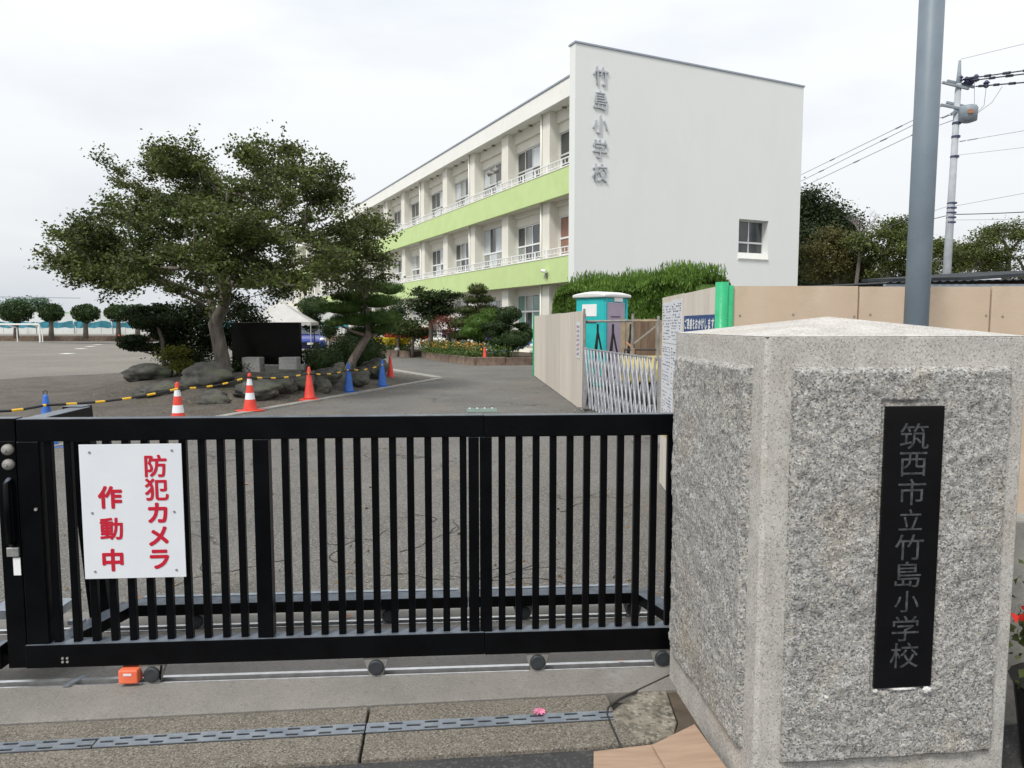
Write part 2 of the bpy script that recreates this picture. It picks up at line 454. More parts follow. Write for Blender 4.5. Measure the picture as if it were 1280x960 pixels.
def grow(trunk, attr, rng, step=.3, bend=1.0, droop=.0, rtip=.006, rtrunk=None, kr=.52):
    """branch skeleton: trunk polyline(s), then each attractor joins its nearest node"""
    nodes = []; par = []
    for k, line in enumerate(trunk):
        if k == 0:
            last = -1
        else:
            d = [np.linalg.norm(np.array(line[0]) - q) for q in nodes]; last = int(np.argmin(d))
            line = line[1:]
        for q in line:
            q = np.array(q, float)
            if last >= 0:
                L = np.linalg.norm(q - nodes[last]); m = max(1, int(L / (step * 1.3)))
                a = nodes[last].copy()
                for i in range(1, m + 1):
                    nodes.append(a + (q - a) * i / m + (rng.normal(size=3) * .02 if i < m else 0)); par.append(last); last = len(nodes) - 1
            else:
                nodes.append(q); par.append(-1); last = 0
    ntr = len(nodes)
    base = np.array(nodes[0]); top = np.array(nodes[min(ntr - 1, len(trunk[0]))])
    order = np.argsort(np.linalg.norm(attr - np.array(nodes[int(ntr * .3)]), axis=1))
    arr = np.array(nodes)
    skip = max(1, int(ntr * .12))
    for i in order:
        q = attr[i]
        d = np.linalg.norm(arr - q, axis=1)
        d = d + np.where(arr[:, 2] > q[2] + .1, (arr[:, 2] - q[2]) * .6, 0)
        d[:skip] += 5
        j = int(np.argmin(d)); a = arr[j]
        L = np.linalg.norm(q - a)
        if L < .05: continue
        m = max(1, int(L / step)); last = j
        side = rng.normal(size=3) * L * .10 * bend; side[2] += L * .06 * bend
        new = []
        for k in range(1, m + 1):
            t = k / m
            p = a + (q - a) * t + side * sin(pi * t) + rng.normal(size=3) * .015 * bend
            if k == m: p = q
            new.append(p); nodes.append(p); par.append(last); last = len(nodes) - 1
        arr = np.vstack([arr, np.array(new)])
    n = len(nodes)
    cnt = np.zeros(n); kids = np.zeros(n, int)
    for i in range(n):
        if par[i] >= 0: kids[par[i]] += 1
    for i in range(n - 1, 0, -1):
        if kids[i] == 0: cnt[i] += 1
        if par[i] >= 0: cnt[par[i]] += cnt[i]
    rad = rtip * np.maximum(cnt, 1) ** kr
    if rtrunk: rad = np.minimum(rad * rtrunk / rad[0], rtrunk) if rad[0] > 0 else rad
    return np.array(nodes), par, rad

def wood_mesh(name, nodes, par, rad, mat, parent, minr=0.0, flare=1.0):
    mb = MB(); ch = {}
    for i, p in enumerate(par):
        if p >= 0: ch.setdefault(p, []).append(i)
    started = set()
    stack = [(0, [0])]
    starts = [[0]]
    while starts:
        path = starts.pop()
        while True:
            c = ch.get(path[-1], [])
            if not c: break
            c = sorted(c, key=lambda k: -rad[k])
            for k in c[1:]:
                starts.append([path[-1], k])
            path.append(c[0])
        rr = [float(rad[k]) for k in path]
        if len(path) > 1 and path[0] != 0: rr[0] = min(rr[0], rr[1] * 1.15)
        if path[0] == 0 and len(path) > 2:
            rr[0] *= flare; rr[1] *= (1 + (flare - 1) * .35)
        if max(rr) < minr: continue
        n = 14 if rr[0] > .08 else (6 if rr[0] > .02 else 4)
        if rr[0] < .012: n = 3
        mb.tube([nodes[k] for k in path], rr, n)
    return mb.build(name, mat, parent, smooth=True)

def ico_pts(n, rng):
    u = rng.normal(size=(n, 3)); u /= np.linalg.norm(u, axis=1)[:, None]; return u
def lump(name, c, r, mat, parent, seed=0, amp=.15, sub=3, fr=1.5, flat_bottom=None, rot=0.0):
    bm = bmesh.new(); bmesh.ops.create_icosphere(bm, subdivisions=sub, radius=1.0)
    rm = Matrix.Rotation(rot, 3, 'Z')
    for v in bm.verts:
        d = v.co.normalized()
        q0 = d * fr + Vector((seed * 7.3, seed * 3.1, 0))
        k = 1 + amp * noise.fractal(q0, 1.0, 2.0, 4)
        if amp > .3:
            dd_, pp_ = noise.voronoi(q0 * 1.3)
            k -= .09 * max(0.0, 1 - (dd_[1] - dd_[0]) / .25) + .06 * dd_[0]
        q = rm @ Vector((d.x * r[0] * k, d.y * r[1] * k, d.z * r[2] * k))
        if flat_bottom is not None: q.z = max(q.z, flat_bottom)
        v.co = q + Vector(c)
    me = bpy.data.meshes.new(name); bm.to_mesh(me); bm.free(); me.materials.append(mat)
    me.polygons.foreach_set('use_smooth', [True] * len(me.polygons))
    o = bpy.data.objects.new(name, me); return link(o, parent)
def pad_points(c, r, n, rng, shell=.35, bottom=-1.0):
    u = ico_pts(n, rng); u = u[u[:, 2] > bottom]
    k = 1 - shell * rng.random(len(u)) ** 1.5
    bumpy = 1 + .10 * np.sin(u[:, 0] * 6 + c[0]) * np.cos(u[:, 1] * 5 + c[2] * 3)
    return np.array(c) + u * np.array(r) * (k * bumpy)[:, None], u

def foliage_pads(parent, pads, mat, rng, dens, size, aspect, name='crown', up=.0, axis_out=False, core=True, shell=.35, bottom=-1.0, jit=.35):
    """crown built of several pads (centre, radii): real dark inner mass with many leaf faces over it"""
    P = []; A = []
    for (c, r) in pads:
        area = (r[0] * r[1] + r[0] * r[2] + r[1] * r[2]) * 4.2
        p, u = pad_points(c, r, int(area * dens), rng, shell, bottom); P.append(p); A.append(u)
    P = np.vstack(P); A = np.vstack(A)
    ax = None
    if axis_out: ax = A * .8 + np.array([0, 0, .9])
    o = leaf_mesh(name, P, size, mat, parent, rng, aspect, up, jit, axis=ax)
    if core:
        for i, (c, r) in enumerate(pads):
            lump('inner_twigs', c, (r[0] * .74, r[1] * .74, r[2] * .70), mat, o, i, .12, 2)
    return o
rngG = np.random.default_rng(11)

# ------------------------------------------------------------------ ground, roads, paving
def ground_mat(name, c1, c2, scale, specks, bump, bscale, stain=(), cracks=None, rough=.92):
    m = pm(name, c1, c2, scale, rough, bump, bscale, speck=specks, stain=stain, detail=8)
    if cracks:
        nt = m.node_tree; N = nt.nodes; L = nt.links; b = N['Principled BSDF']
        old = b.inputs['Base Color'].links[0].from_socket
        tc = N.new('ShaderNodeTexCoord'); nz = N.new('ShaderNodeTexNoise'); nz.inputs['Scale'].default_value = 3.0
        nz.inputs['Detail'].default_value = 6
        L.new(tc.outputs['Object'], nz.inputs['Vector'])
        ad = N.new('ShaderNodeVectorMath'); ad.operation = 'SCALE'; ad.inputs['Scale'].default_value = .55
        L.new(nz.outputs['Color'], ad.inputs[0])
        ad2 = N.new('ShaderNodeVectorMath'); ad2.operation = 'ADD'; L.new(tc.outputs['Object'], ad2.inputs[0]); L.new(ad.outputs[0], ad2.inputs[1])
        v = N.new('ShaderNodeTexVoronoi'); v.feature = 'DISTANCE_TO_EDGE'; v.inputs['Scale'].default_value = cracks[0]
        L.new(ad2.outputs[0], v.inputs['Vector'])
        mr = N.new('ShaderNodeMapRange'); mr.inputs[1].default_value = 0.0; mr.inputs[2].default_value = cracks[1]; mr.inputs[3].default_value = 1; mr.inputs[4].default_value = 0
        L.new(v.outputs['Distance'], mr.inputs[0])
        nm = N.new('ShaderNodeTexNoise'); nm.inputs['Scale'].default_value = .45; nm.inputs['Detail'].default_value = 3
        L.new(tc.outputs['Object'], nm.inputs['Vector'])
        m2 = N.new('ShaderNodeMapRange'); m2.inputs[1].default_value = .52; m2.inputs[2].default_value = .60
        L.new(nm.outputs['Fac'], m2.inputs[0])
        mu = N.new('ShaderNodeMath'); mu.operation = 'MULTIPLY'; L.new(mr.outputs[0], mu.inputs[0]); L.new(m2.outputs[0], mu.inputs[1])
        mx = N.new('ShaderNodeMixRGB'); L.new(mu.outputs[0], mx.inputs[0]); L.new(old, mx.inputs[1]); mx.inputs[2].default_value = (.035, .033, .03, 1)
        L.new(mx.outputs[0], b.inputs['Base Color'])
    return m
M_asph = ground_mat('asphalt_worn', (.10, .098, .092), (.14, .135, .125), .8,
                    [((.30, .285, .255), 125, .82, .7), ((.04, .04, .04), 130, .80, .6), ((.20, .175, .145), 80, .86, .4)], .5, 130,
                    [((.175, .145, .11), .9, .52, .68, .6), ((.075, .073, .07), .45, .54, .66, .6), ((.17, .165, .155), 1.6, .60, .72, .5)], (.9, .020))
M_asph_d = ground_mat('asphalt_dark', (.035, .035, .036), (.06, .06, .06), 2, [((.12, .12, .12), 110, .85, .5)], .6, 110)
M_yard = ground_mat('yard_sand', (.150, .138, .118), (.19, .175, .15), .25, [((.33, .30, .26), 22, .86, .35)], .3, 30,
                    [((.12, .108, .09), .35, .55, .7, .5)])
M_dirt = ground_mat('garden_dirt', (.066, .058, .048), (.108, .096, .08), 1.2, [((.22, .18, .14), 30, .88, .5)], .7, 25,
                    [((.06, .06, .03), 1.4, .56, .66, .5)])
M_aggr = ground_mat('exposed_aggregate', (.20, .18, .145), (.27, .24, .195), 5,
                    [((.36, .33, .275), 180, .66, .6), ((.06, .05, .042), 190, .80, .7), ((.20, .15, .11), 200, .88, .5), ((.44, .42, .38), 180, .92, .7)], .8, 220,
                    [((.15, .13, .10), 2.2, .56, .70, .5)])
M_conc = ground_mat('concrete_apron', (.20, .19, .172), (.26, .245, .222), 2.5,
                    [((.13, .12, .11), 190, .90, .5), ((.32, .31, .285), 210, .90, .45), ((.16, .15, .14), 60, .965, .5)], .35, 160,
                    [((.19, .18, .16), 1.8, .55, .70, .6), ((.36, .36, .37), 3.0, .60, .72, .4)])
M_kerb = ground_mat('kerb_concrete', (.26, .25, .225), (.36, .345, .31), 4, [((.2, .2, .19), 60, .88, .5)], .3, 60,
                    [((.20, .19, .16), 2.0, .55, .68, .6)])
M_mossc = ground_mat('mossy_concrete', (.20, .18, .14), (.36, .33, .27), 9,
                     [((.10, .09, .07), 60, .80, .7), ((.45, .42, .36), 80, .88, .6)], .9, 40, [((.06, .055, .04), 7, .52, .62, .85)])

def sheet(name, poly, z, mat, z1=None):
    mb = MB()
    if z1 is None:
        mb.add([(p[0], p[1], z) for p in poly], [tuple(range(len(poly)))])
    else:
        mb.prism([(p[0], p[1]) for p in poly], z, z1)
    o = mb.build(name, mat); return tag(o, kind='structure')

sheet('ground', [(-900, -300), (900, -300), (900, 1500), (-900, 1500)], -.06, M_yard)
KA = G(552, 473); KB = G(45, 562); kd = (KB - KA).normalized()      # kerb line of the garden island
KL = KB + kd * 5.3
KT = G(486, 462)                                                     # far side of the tip
kd2 = (KT - KA).normalized(); KF = KA + kd2 * 9
JO = Vector((0, 2.955)); ja = R(5.6)
def J(s, t): return Vector((JO.x + s * cos(ja) - t * sin(ja), JO.y + s * sin(ja) + t * cos(ja)))
GO = Vector((0, 3.22)); ga = R(3.89)
def GP(s, t): return Vector((GO.x + s * cos(ga) - t * sin(ga), GO.y + s * sin(ga) + t * cos(ga)))
AB = .82                                                             # back edge of the apron in gate coordinates
bl = GP(-7.6, AB); br = GP(6, AB)
# school yard to the left, driveway in the middle
sheet('school_yard', [(-120, 3.4), (-8.6, 3.4), (KL.x, KL.y), (KB.x, KB.y), (KA.x - .3, KA.y), (KF.x, KF.y), (-14, 66), (-120, 66)], -.028, M_yard)
sheet('driveway', [(bl.x, bl.y), (br.x, br.y), (14, 5), (16, 60), (-40, 60), (-14.5, 50), (KF.x, KF.y), (KA.x, KA.y), (KB.x, KB.y), (KL.x, KL.y)], 0.0, M_asph)
# garden island bed (dirt, gently mounded)
def mound():
    mb = MB(); nx, ny = 60, 46
    x0, x1, y0, y1 = -17.0, -1.8, 9.0, 27.0
    import itertools
    def inside(x, y):
        # distance inside of the two kerb lines
        n1 = Vector((-kd.y, kd.x, 0)); s1 = (Vector((x, y, 0)) - KA).dot(n1)
        n2 = Vector((kd2.y, -kd2.x, 0)); s2 = (Vector((x, y, 0)) - KA).dot(n2)
        c = (KA + KB) / 2 + Vector((-4, 7, 0))
        if (c - KA).dot(n1) < 0: s1 = -s1
        if (c - KA).dot(n2) < 0: s2 = -s2
        return s1, s2
    vs = []
    for j in range(ny + 1):
        for i in range(nx + 1):
            x = x0 + (x1 - x0) * i / nx; y = y0 + (y1 - y0) * j / ny
            s1, s2 = inside(x, y)
            s = min(s1, s2)
            dx = (x + 6.2) / 4.0; dy = (y - 18.2) / 3.6
            bump = max(0, 1 - (dx * dx + dy * dy)) ** .6 if dx * dx + dy * dy < 1 else 0
            z = -.02 + (.012 if s > .1 else 0) + bump * .42 * min(1, max(0, s / 1.2)) + .02 * noise.noise(Vector((x * 1.3, y * 1.3, 0)))
            if s < .12: z = -.05
            r = ((x + 7.2) / 9.2) ** 2 + ((y - 17.0) / 9.2) ** 2
            if r > .85: z -= (r - .85) * .5
            vs.append((x, y, z))
    fs = [(j * (nx + 1) + i, j * (nx + 1) + i + 1, (j + 1) * (nx + 1) + i + 1, (j + 1) * (nx + 1) + i) for j in range(ny) for i in range(nx)]
    mb.add(vs, fs); o = mb.build('garden_mound', M_dirt, smooth=True); return tag(o, kind='structure')
mound()
def mz(x, y):
    dx = (x + 6.2) / 4.0; dy = (y - 18.2) / 3.6; q = dx * dx + dy * dy
    return -.01 + (max(0, 1 - q) ** .6 * .42 if q < 1 else 0)
# kerb stones along the island, one object per stone
def kerb_run(a, b, holder, w=.19, h=.025, step=.6):
    d = (b - a); L = d.length; d.normalize(); ang = atan2(d.y, d.x)
    n = int(L / step)
    me = None
    for i in range(n):
        p = a + d * (i * step + step / 2)
        if me is None:
            mb = MB(); mb.box(-step / 2 + .006, -w / 2, -.05, step / 2 - .006, w / 2, h)
            o = mb.build('kerb_stone', M_kerb, holder); me = o.data
        else:
            o = part('kerb_stone', me, holder)
        o.location = (p.x, p.y, 0); o.rotation_euler = (0, 0, ang)
kh = empty('kerb'); tag(kh, kind='structure')
n1 = Vector((-kd.y, kd.x, 0))
kerb_run(KA, KL, kh)
kerb_run(KA + kd2 * .25, KF, kh, w=.32)

# foreground: concrete apron with gate tracks, aggregate slabs, slot drain, road
sheet('street', [(-12, -8), (12, -8), (12, 3.5), (J(12, -.36).x, J(12, -.36).y), (J(-12, -.38).x, J(-12, -.38).y)], -.016, M_asph_d)
ap = empty('gate_apron'); tag(ap, kind='structure')
ap.location = (GO.x, GO.y, 0); ap.rotation_euler = (0, 0, ga)
jf = lambda s: (-.265 + (s * tan(ja - ga)))          # front edge of the apron in gate coordinates
TR = (-.030, .022)                                   # front groove
TR2 = (.535, .585)                                   # rear groove
def apron_strip(name, s0, s1, f0, f1, b0, b1, z0=-.05, z1=.003):
    mb = MB(); mb.prism([(s0, f0), (s1, f1), (s1, b1), (s0, b0)], z0, z1); return mb.build(name, M_conc, ap, bevel=.004)
apron_strip('concrete_strip', -9, 3.4, jf(-9) + .006, jf(3.4) + .006, TR[0], TR[0])
apron_strip('concrete_strip', -9, 3.4, TR[1], TR[1], TR2[0], TR2[0])
apron_strip('concrete_strip', -9, 3.4, TR2[1], TR2[1], AB, AB)
for (a, b, s0) in ((TR[0], TR[1], 0), (TR2[0], TR2[1], 1)):
    boxp('groove_floor', (-9, a, -.05, 3.4, b, -.032), M_darkgap, ap)
    boxp('track_rail', (-9, a - .002, -.03, 3.4, a + .004, .006), M_rail, ap)
    boxp('track_rail', (-9, b - .014, -.03, 3.4, b + .006, .010), M_rail, ap)
mb = MB(); mb.prism([(-1.985, -.045), (-1.955, -.045), (-1.915, .04), (-1.945, .04)], .008, .016); mb.build('track_cover_plate', M_steel, ap)

slabs = empty('slab_paving'); tag(slabs, kind='structure')
slabs.location = (JO.x, JO.y, 0); slabs.rotation_euler = (0, 0, ja)
D0, D1 = -.205, -.135                                # slot drain across the slabs
js = -.60
def slab(s0, s1, t0, t1, t0b=None, t1b=None):
    mb = MB(); mb.prism([(s0, t0), (s1, t0b if t0b is not None else t0), (s1, t1b if t1b is not None else t1), (s0, t1)], -.05, .002)
    return mb.build('paving_slab', M_aggr, slabs, bevel=.006)
ss = [-6.6, -5.1, -3.6, -2.1, js, .415]
for a, b in zip(ss[:-1], ss[1:]):
    slab(a + .005, b - .005, D1 + .001, -.008)
    sk = .05 if b > 0 else 0
    mb = MB(); mb.prism([(a + .005, -.375), (b - .005 + sk, -.375), (b - .005 + sk * .3, D0 - .001), (a + .005, D0 - .001)], -.05, .002)
    mb.build('paving_slab', M_aggr, slabs, bevel=.006)
sheet('slab_bed', [tuple(J(-7, -.37)), tuple(J(2.2, -.37)), tuple(J(2.2, .0)), tuple(J(-7, .0))], -.047, M_darkgap)
# steel drain covers with real slots
def drain_cover(L):
    w = D1 - D0 - .004; mb = MB(); rows = 3
    px = .125
    n = max(1, int(L / px)); px = L / n
    # long strips between slot rows plus bridges: slots staggered
    ys = [0, w * .10, w * .30, w * .41, w * .60, w * .70, w * .90, w]
    z0, z1 = .0, .004
    for k in (0, 2, 4, 6): mb.box(0, ys[k], z0, L, ys[k + 1], z1)
    for r, k in enumerate((1, 3, 5)):
        off = 0 if r != 1 else .5
        x = -off * px
        while x < L:
            # bridge then slot
            a = max(0, x + px * .0); b = min(L, x + px * .62)
            if b > a: mb.box(a, ys[k], z0, b, ys[k + 1], z1 - .0004)
            x += px
    return mb
w_ = D1 - D0
d_edges = [-6.6, -5.62, -4.64, -3.62, -2.62, -1.618, js, .40]
dme = {}
for a, b in zip(d_edges[:-1], d_edges[1:]):
    L = round(b - a - .006, 3)
    if L not in dme:
        o = drain_cover(L).build('drain_cover', M_steel, slabs); dme[L] = o.data
    else: o = part('drain_cover', dme[L], slabs)
    o.location = (a + .003, D0 + .002, 0)
boxp('drain_channel', (-6.6, D0, -.049, .40, D1, -.030), M_darkgap, slabs)
# corner piece of old concrete by the pillar, with a rubber joint curving round it
cp = [G(762, 889), G(790, 868), G(820, 855), G(833, 862), G(846, 900), G(842, 918), G(776, 933)]
mb = MB(); mb.prism([(p.x, p.y) for p in cp], -.045, -.004)
tag(mb.build('corner_concrete', M_mossc, bevel=.008), kind='structure')
soilp = [G(822, 852), G(842, 846), G(935, 985), G(905, 975), G(842, 919), G(848, 900), G(835, 864)]
tag(MB().prism([(p.x, p.y) for p in soilp], -.045, -.012).build('soil_strip', M_soil), kind='structure')
jp = [G(838, 843, .004), G(800, 861, .004), G(775, 873, .004), G(760, 884, .004), G(759, 893, .004), G(766, 910, .004), G(777, 934, .004)]
mb = MB()
sm = [jp[0]]
for i in range(len(jp) - 1):
    for k in range(1, 5): sm.append(jp[i].lerp(jp[i + 1], k / 4))
mb.tube([q - Vector((0, 0, .003)) for q in sm], .0055, 6)
tag(mb.build('joint_strip', M_rubber, smooth=True), 'black rubber joint strip curving across the paving left of the granite pillar', 'joint strip')

# ------------------------------------------------------------------ sliding gate (black), two linked leaves plus the end of a third
ZT0, ZT1 = 1.094, 1.192
ZB0, ZB1 = .090, .196
pk_me = None
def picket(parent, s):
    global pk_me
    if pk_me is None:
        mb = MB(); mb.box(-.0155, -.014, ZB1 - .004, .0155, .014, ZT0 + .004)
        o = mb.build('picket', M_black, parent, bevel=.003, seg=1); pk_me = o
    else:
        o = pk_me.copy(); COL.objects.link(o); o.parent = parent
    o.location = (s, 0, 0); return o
br_me = wh_me = None
def gate_wheel(parent, s, t, zc=.052, scale=1.0):
    global br_me, wh_me
    if br_me is None:
        mb = MB(); mb.add([(-.060, 0, ZB0 + .0), (.060, 0, ZB0), (.030, 0, .002), (-.030, 0, .002),
                           (-.060, .03, ZB0), (.060, .03, ZB0), (.030, .03, .002), (-.030, .03, .002)],
                          [(0, 1, 2, 3), (7, 6, 5, 4), (0, 4, 5, 1), (1, 5, 6, 2), (2, 6, 7, 3), (3, 7, 4, 0)])
        b = mb.build('wheel_bracket', M_bracket, parent, bevel=.003, seg=1); br_me = b
        mb = MB(); mb.tube([(0, -.016, 0), (0, -.012, 0), (0, .014, 0)], [.028, .035, .035], 28)
        w = mb.build('wheel', M_wheel, b, smooth=False, bevel=.003); wh_me = w
        w.location = (0, 0, .045)
    else:
        b = br_me.copy(); COL.objects.link(b); b.parent = parent
        w = wh_me.copy(); COL.objects.link(w); w.parent = b
    b.location = (s, t, 0)
    return b
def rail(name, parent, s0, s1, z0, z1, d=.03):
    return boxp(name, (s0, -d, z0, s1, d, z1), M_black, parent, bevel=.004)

leafA = empty('gate_leaf', (GO.x, GO.y, 0), ga, 'black slatted sliding gate leaf carrying the white red lettered notice', 'gate', 'linked sliding gate leaves')
rail('top_rail', leafA, -2.125, -.128, ZT0, ZT1)
rail('bottom_rail', leafA, -2.137, -.128, ZB0, ZB1, .036)
rail('end_post', leafA, -2.130, -2.037, ZB1, ZT0, .029)
rail('post', leafA, -1.141, -1.073, ZB1, ZT0, .029)
rail('end_post', leafA, -.197, -.150, ZB1, ZT0, .029)
s = -2.009
while s < -1.17: picket(leafA, s); s += .0806
s = -1.006
while s < -.21: picket(leafA, s); s += .0785
gate_wheel(leafA, -1.606, -.028)
gate_wheel(leafA, -.620, -.028)
# four bolts low on the leaf
mbolt = None
for (a, b) in ((-1.985, .118), (-1.965, .118), (-1.985, .134), (-1.965, .134)):
    mb = MB(); mb.tube([(0, 0, 0), (0, -.004, 0)], .0055, 10)
    o = mb.build('bolt', M_bolt, leafA); o.location = (a + .005, -.036, b)
# orange box on the wheel
ob = boxp('wheel_sensor_box', (-1.738, -.062, .018, -1.655, .0, .080), M_orange, leafA, bevel=.006)
boxp('label_plate', (-1.715, -.0635, .056, -1.680, -.0622, .066), M_paper, ob)
o = MB().tube([(-1.565, -.03, .085), (-1.567, -.034, .055), (-1.57, -.034, .02)], .004, 6).build('stop_pin', M_black, leafA)
# outrigger behind the leaf: low beam on the second track, end posts and arms
def outrigger(leaf, s0, s1, tail0, tail1, wheels):
    boxp('outrigger_beam', (s0, .50, .095, s1, .60, .155), M_black, leaf, bevel=.004)
    boxp('outrigger_plate', (s0 + .05, .602, .10, s1 - .05, .63, .158), M_steel, leaf)
    if tail0: MB().bar((s0 + .005, .55, .125), (tail0, .06, .125), .09, .058).build('outrigger_arm', M_black, leaf, bevel=.004)
    if tail1: MB().bar((s1 - .005, .55, .125), (tail1, .06, .125), .09, .058).build('outrigger_arm', M_black, leaf, bevel=.004)
    for q in wheels:
        gate_wheel(leaf, q, .545)
outrigger(leafA, -1.96, -.20, -2.10, None, (-1.62, -.62))
MB().bar((-2.12, .50, 1.135), (-2.105, .02, 1.135), .085, .10).build('top_arm', M_black, leafA, bevel=.004)
mb = MB(); mb.add([(-2.195, .46, 1.19), (-2.095, .46, 1.19), (-2.095, .55, 1.19), (-2.195, .55, 1.19),
                   (-2.115, .46, .10), (-2.015, .46, .10), (-2.015, .55, .10), (-2.115, .55, .10)],
                  [(0, 1, 2, 3), (7, 6, 5, 4), (0, 4, 5, 1), (1, 5, 6, 2), (2, 6, 7, 3), (3, 7, 4, 0)])
mb.build('outrigger_post', M_black, leafA, bevel=.004)
mb = MB(); mb.tube([(-2.06, .25, .03), (-2.06, .25, .36)], .011, 10); mb.box(-2.10, .235, .17, -2.03, .265, .19)
mb.build('drop_bolt', M_steel, leafA)

leafB = empty('gate_leaf', (GO.x, GO.y, 0), ga, 'black slatted sliding gate leaf running behind the granite pillar', 'gate', 'linked sliding gate leaves')
rail('top_rail', leafB, -.1275, 1.80, ZT0 - .001, ZT1 - .001)
rail('bottom_rail', leafB, -.1275, 1.80, ZB0 - .002, ZB1 - .002, .036)
rail('end_post', leafB, -.146, -.092, ZB1, ZT0, .029)
rail('end_post', leafB, 1.72, 1.80, ZB1, ZT0, .029)
s = -.046
while s < 1.68: picket(leafB, s); s += .0775
for q in (.116, .70, 1.55): gate_wheel(leafB, q, -.028)
outrigger(leafB, -.197, .74, None, .90, (.10, .70))

leafC = empty('gate_leaf', (GO.x, GO.y, 0), ga, 'end of the next black gate leaf with lock handle at the left edge', 'gate', 'linked sliding gate leaves')
rail('top_rail', leafC, -3.6, -2.129, ZT0 + .004, ZT1 + .004)
rail('bottom_rail', leafC, -3.6, -2.24, ZB0, ZB1, .036)
rail('end_post', leafC, -2.215, -2.133, ZB0, ZT0 + .004, .028)
s = -2.30
while s > -3.6: picket(leafC, s); s -= .0806
MB().bar((-2.29, .45, .15), (-2.20, .05, .15), .09, .058).build('outrigger_arm', M_black, leafC)
mb = MB(); mb.box(-2.6, .45, .12, -2.26, .60, .165); mb.build('outrigger_beam', M_steel, leafC)
for z in (1.062, .998):
    mb = MB(); mb.tube([(0, 0, 0), (0, -.012, 0), (0, -.020, 0), (0, -.026, 0)], [.024, .024, .020, .010], 20)
    o = mb.build('lock_knob', M_bracket, leafC, smooth=True); o.location = (-2.160, -.028, z)
    mb = MB(); mb.tube([(0, -.024, 0), (0, -.032, 0)], .007, 10); q = mb.build('knob_pin', M_bolt, o)
mb = MB(); mb.tube([(-2.163, -.03, .93), (-2.163, -.055, .92), (-2.163, -.055, .66), (-2.163, -.03, .65)], .013, 10)
mb.build('handle_bar', M_black, leafC, smooth=True)
boxp('latch_bracket', (-2.188, -.04, .595, -2.138, -.028, .635), M_bolt, leafC, bevel=.003)
boxp('sticker', (-2.168, -.0305, .51, -2.138, -.0285, .588), M_white, leafC)
mb = MB(); mb.tube([(0, 0, 0), (0, -.006, 0)], .007, 10); o = mb.build('bolt', M_bolt, leafA); o.location = (-2.06, -.029, .80)

# white notice on the gate: lies flat against the pickets
sg = empty('camera_notice', (GO.x, GO.y, 0), ga, 'white notice board with red Japanese lettering fixed to the black gate', 'sign')
boxp('board', (-1.866, -.040, .489, -1.438, -.0365, 1.081), M_signw, sg, bevel=.001)
for a, b in ((-1.822, 1.047), (-1.478, 1.052), (-1.822, .782), (-1.478, .782), (-1.822, .522), (-1.478, .522)):
    mb = MB(); mb.tube([(0, 0, 0), (0, -.003, 0)], .005, 10); o = mb.build('screw', M_bracket, sg); o.location = (a, -.040, b)
def sign_char(ch, s, z, size):
    text_obj(ch, size, .0003, M_signr, 'red_character', sg, facing(s, -.0412, z), bold=.0, fat=.0026 if ch in '防動犯' else .0038, squash=1.0)
for i, ch in enumerate('防犯カメラ'):
    sign_char(ch, -1.548 + .0, .985 - i * .1035, .102)
for i, ch in enumerate('作動中'):
    sign_char(ch, -1.745, .850 - i * .139, .102)

# ------------------------------------------------------------------ granite pillar
pa = R(5.5); PW = .893
pil = empty('granite_pillar', (.797, 2.26, 0), pa, 'rough grey granite gate pillar with low pyramid top and black name plaque', 'gate pillar')
ZP = 1.557
mb = MB()
ch_ = .012
ring = [(ch_, 0), (PW - ch_, 0), (PW, ch_), (PW, PW - ch_), (PW - ch_, PW), (ch_, PW), (0, PW - ch_), (0, ch_)]
mb.prism(ring, -.05, ZP)
core = mb.build('shaft', M_granite_s, pil, bevel=.003)
mb = MB(); mb.add([(0, 0, ZP + .001), (PW, 0, ZP + .001), (PW, PW, ZP + .001), (0, PW, ZP + .001), (PW / 2, PW / 2, ZP + .068)], [(0, 1, 4), (1, 2, 4), (2, 3, 4), (3, 0, 4), (3, 2, 1, 0)])
mb.build('pyramid_cap', M_granite_s, pil)
def rough_panel(name, w, h, org, ux, seed, hole=None, step=.0052, depth=.026):
    """raised, hammered stone field; ux = local horizontal direction, outward = -normal"""
    nx = int(w / step); nz = int(h / step)
    out = Vector((ux[1], -ux[0], 0)); uxv = Vector((ux[0], ux[1], 0)); o = Vector(org)
    vs = []; fs = []
    for j in range(nz + 1):
        for i in range(nx + 1):
            a = w * i / nx; z = h * j / nz
            e = min(a, w - a, z, h - z)
            edge = min(1, e / .016) ** .6
            q = Vector((a * 1.0 + seed * 9.7, z * 1.0, seed * 2.2))
            d = .0095 * noise.fractal(q * 7, 1.0, 2.0, 3) + .0040 * noise.fractal(q * 26, .9, 2.1, 3) + .0022 * noise.noise(q * 90)
            d -= .007 * max(0, noise.noise(Vector((q.x * 7 + q.z * 5, q.z * 9 - q.x * 5, 3.3))) - .28)
            rdg = noise.turbulence(q * 5.5, 3, True) * .003
            d = depth + d - rdg
            wob = 1.0
            dd = max(0.001, d * edge)
            if hole and hole[0] - .012 < a < hole[1] + .012 and hole[2] - .008 < z < hole[3] + .014:
                dd = min(dd, hole[4] + .004)
            if e == 0: dd = -.002
            p = o + uxv * (a) + Vector((0, 0, z)) + out * dd
            vs.append(p)
    for j in range(nz):
        for i in range(nx):
            k = j * (nx + 1) + i
            fs.append((k, k + 1, k + nx + 2, k + nx + 1))
    me = bpy.data.meshes.new(name); me.from_pydata([tuple(v) for v in vs], [], fs)
    me.materials.append(M_granite); me.polygons.foreach_set('use_smooth', [True] * len(fs)); me.update()
    return link(bpy.data.objects.new(name, me), pil)
FZ0 = .150
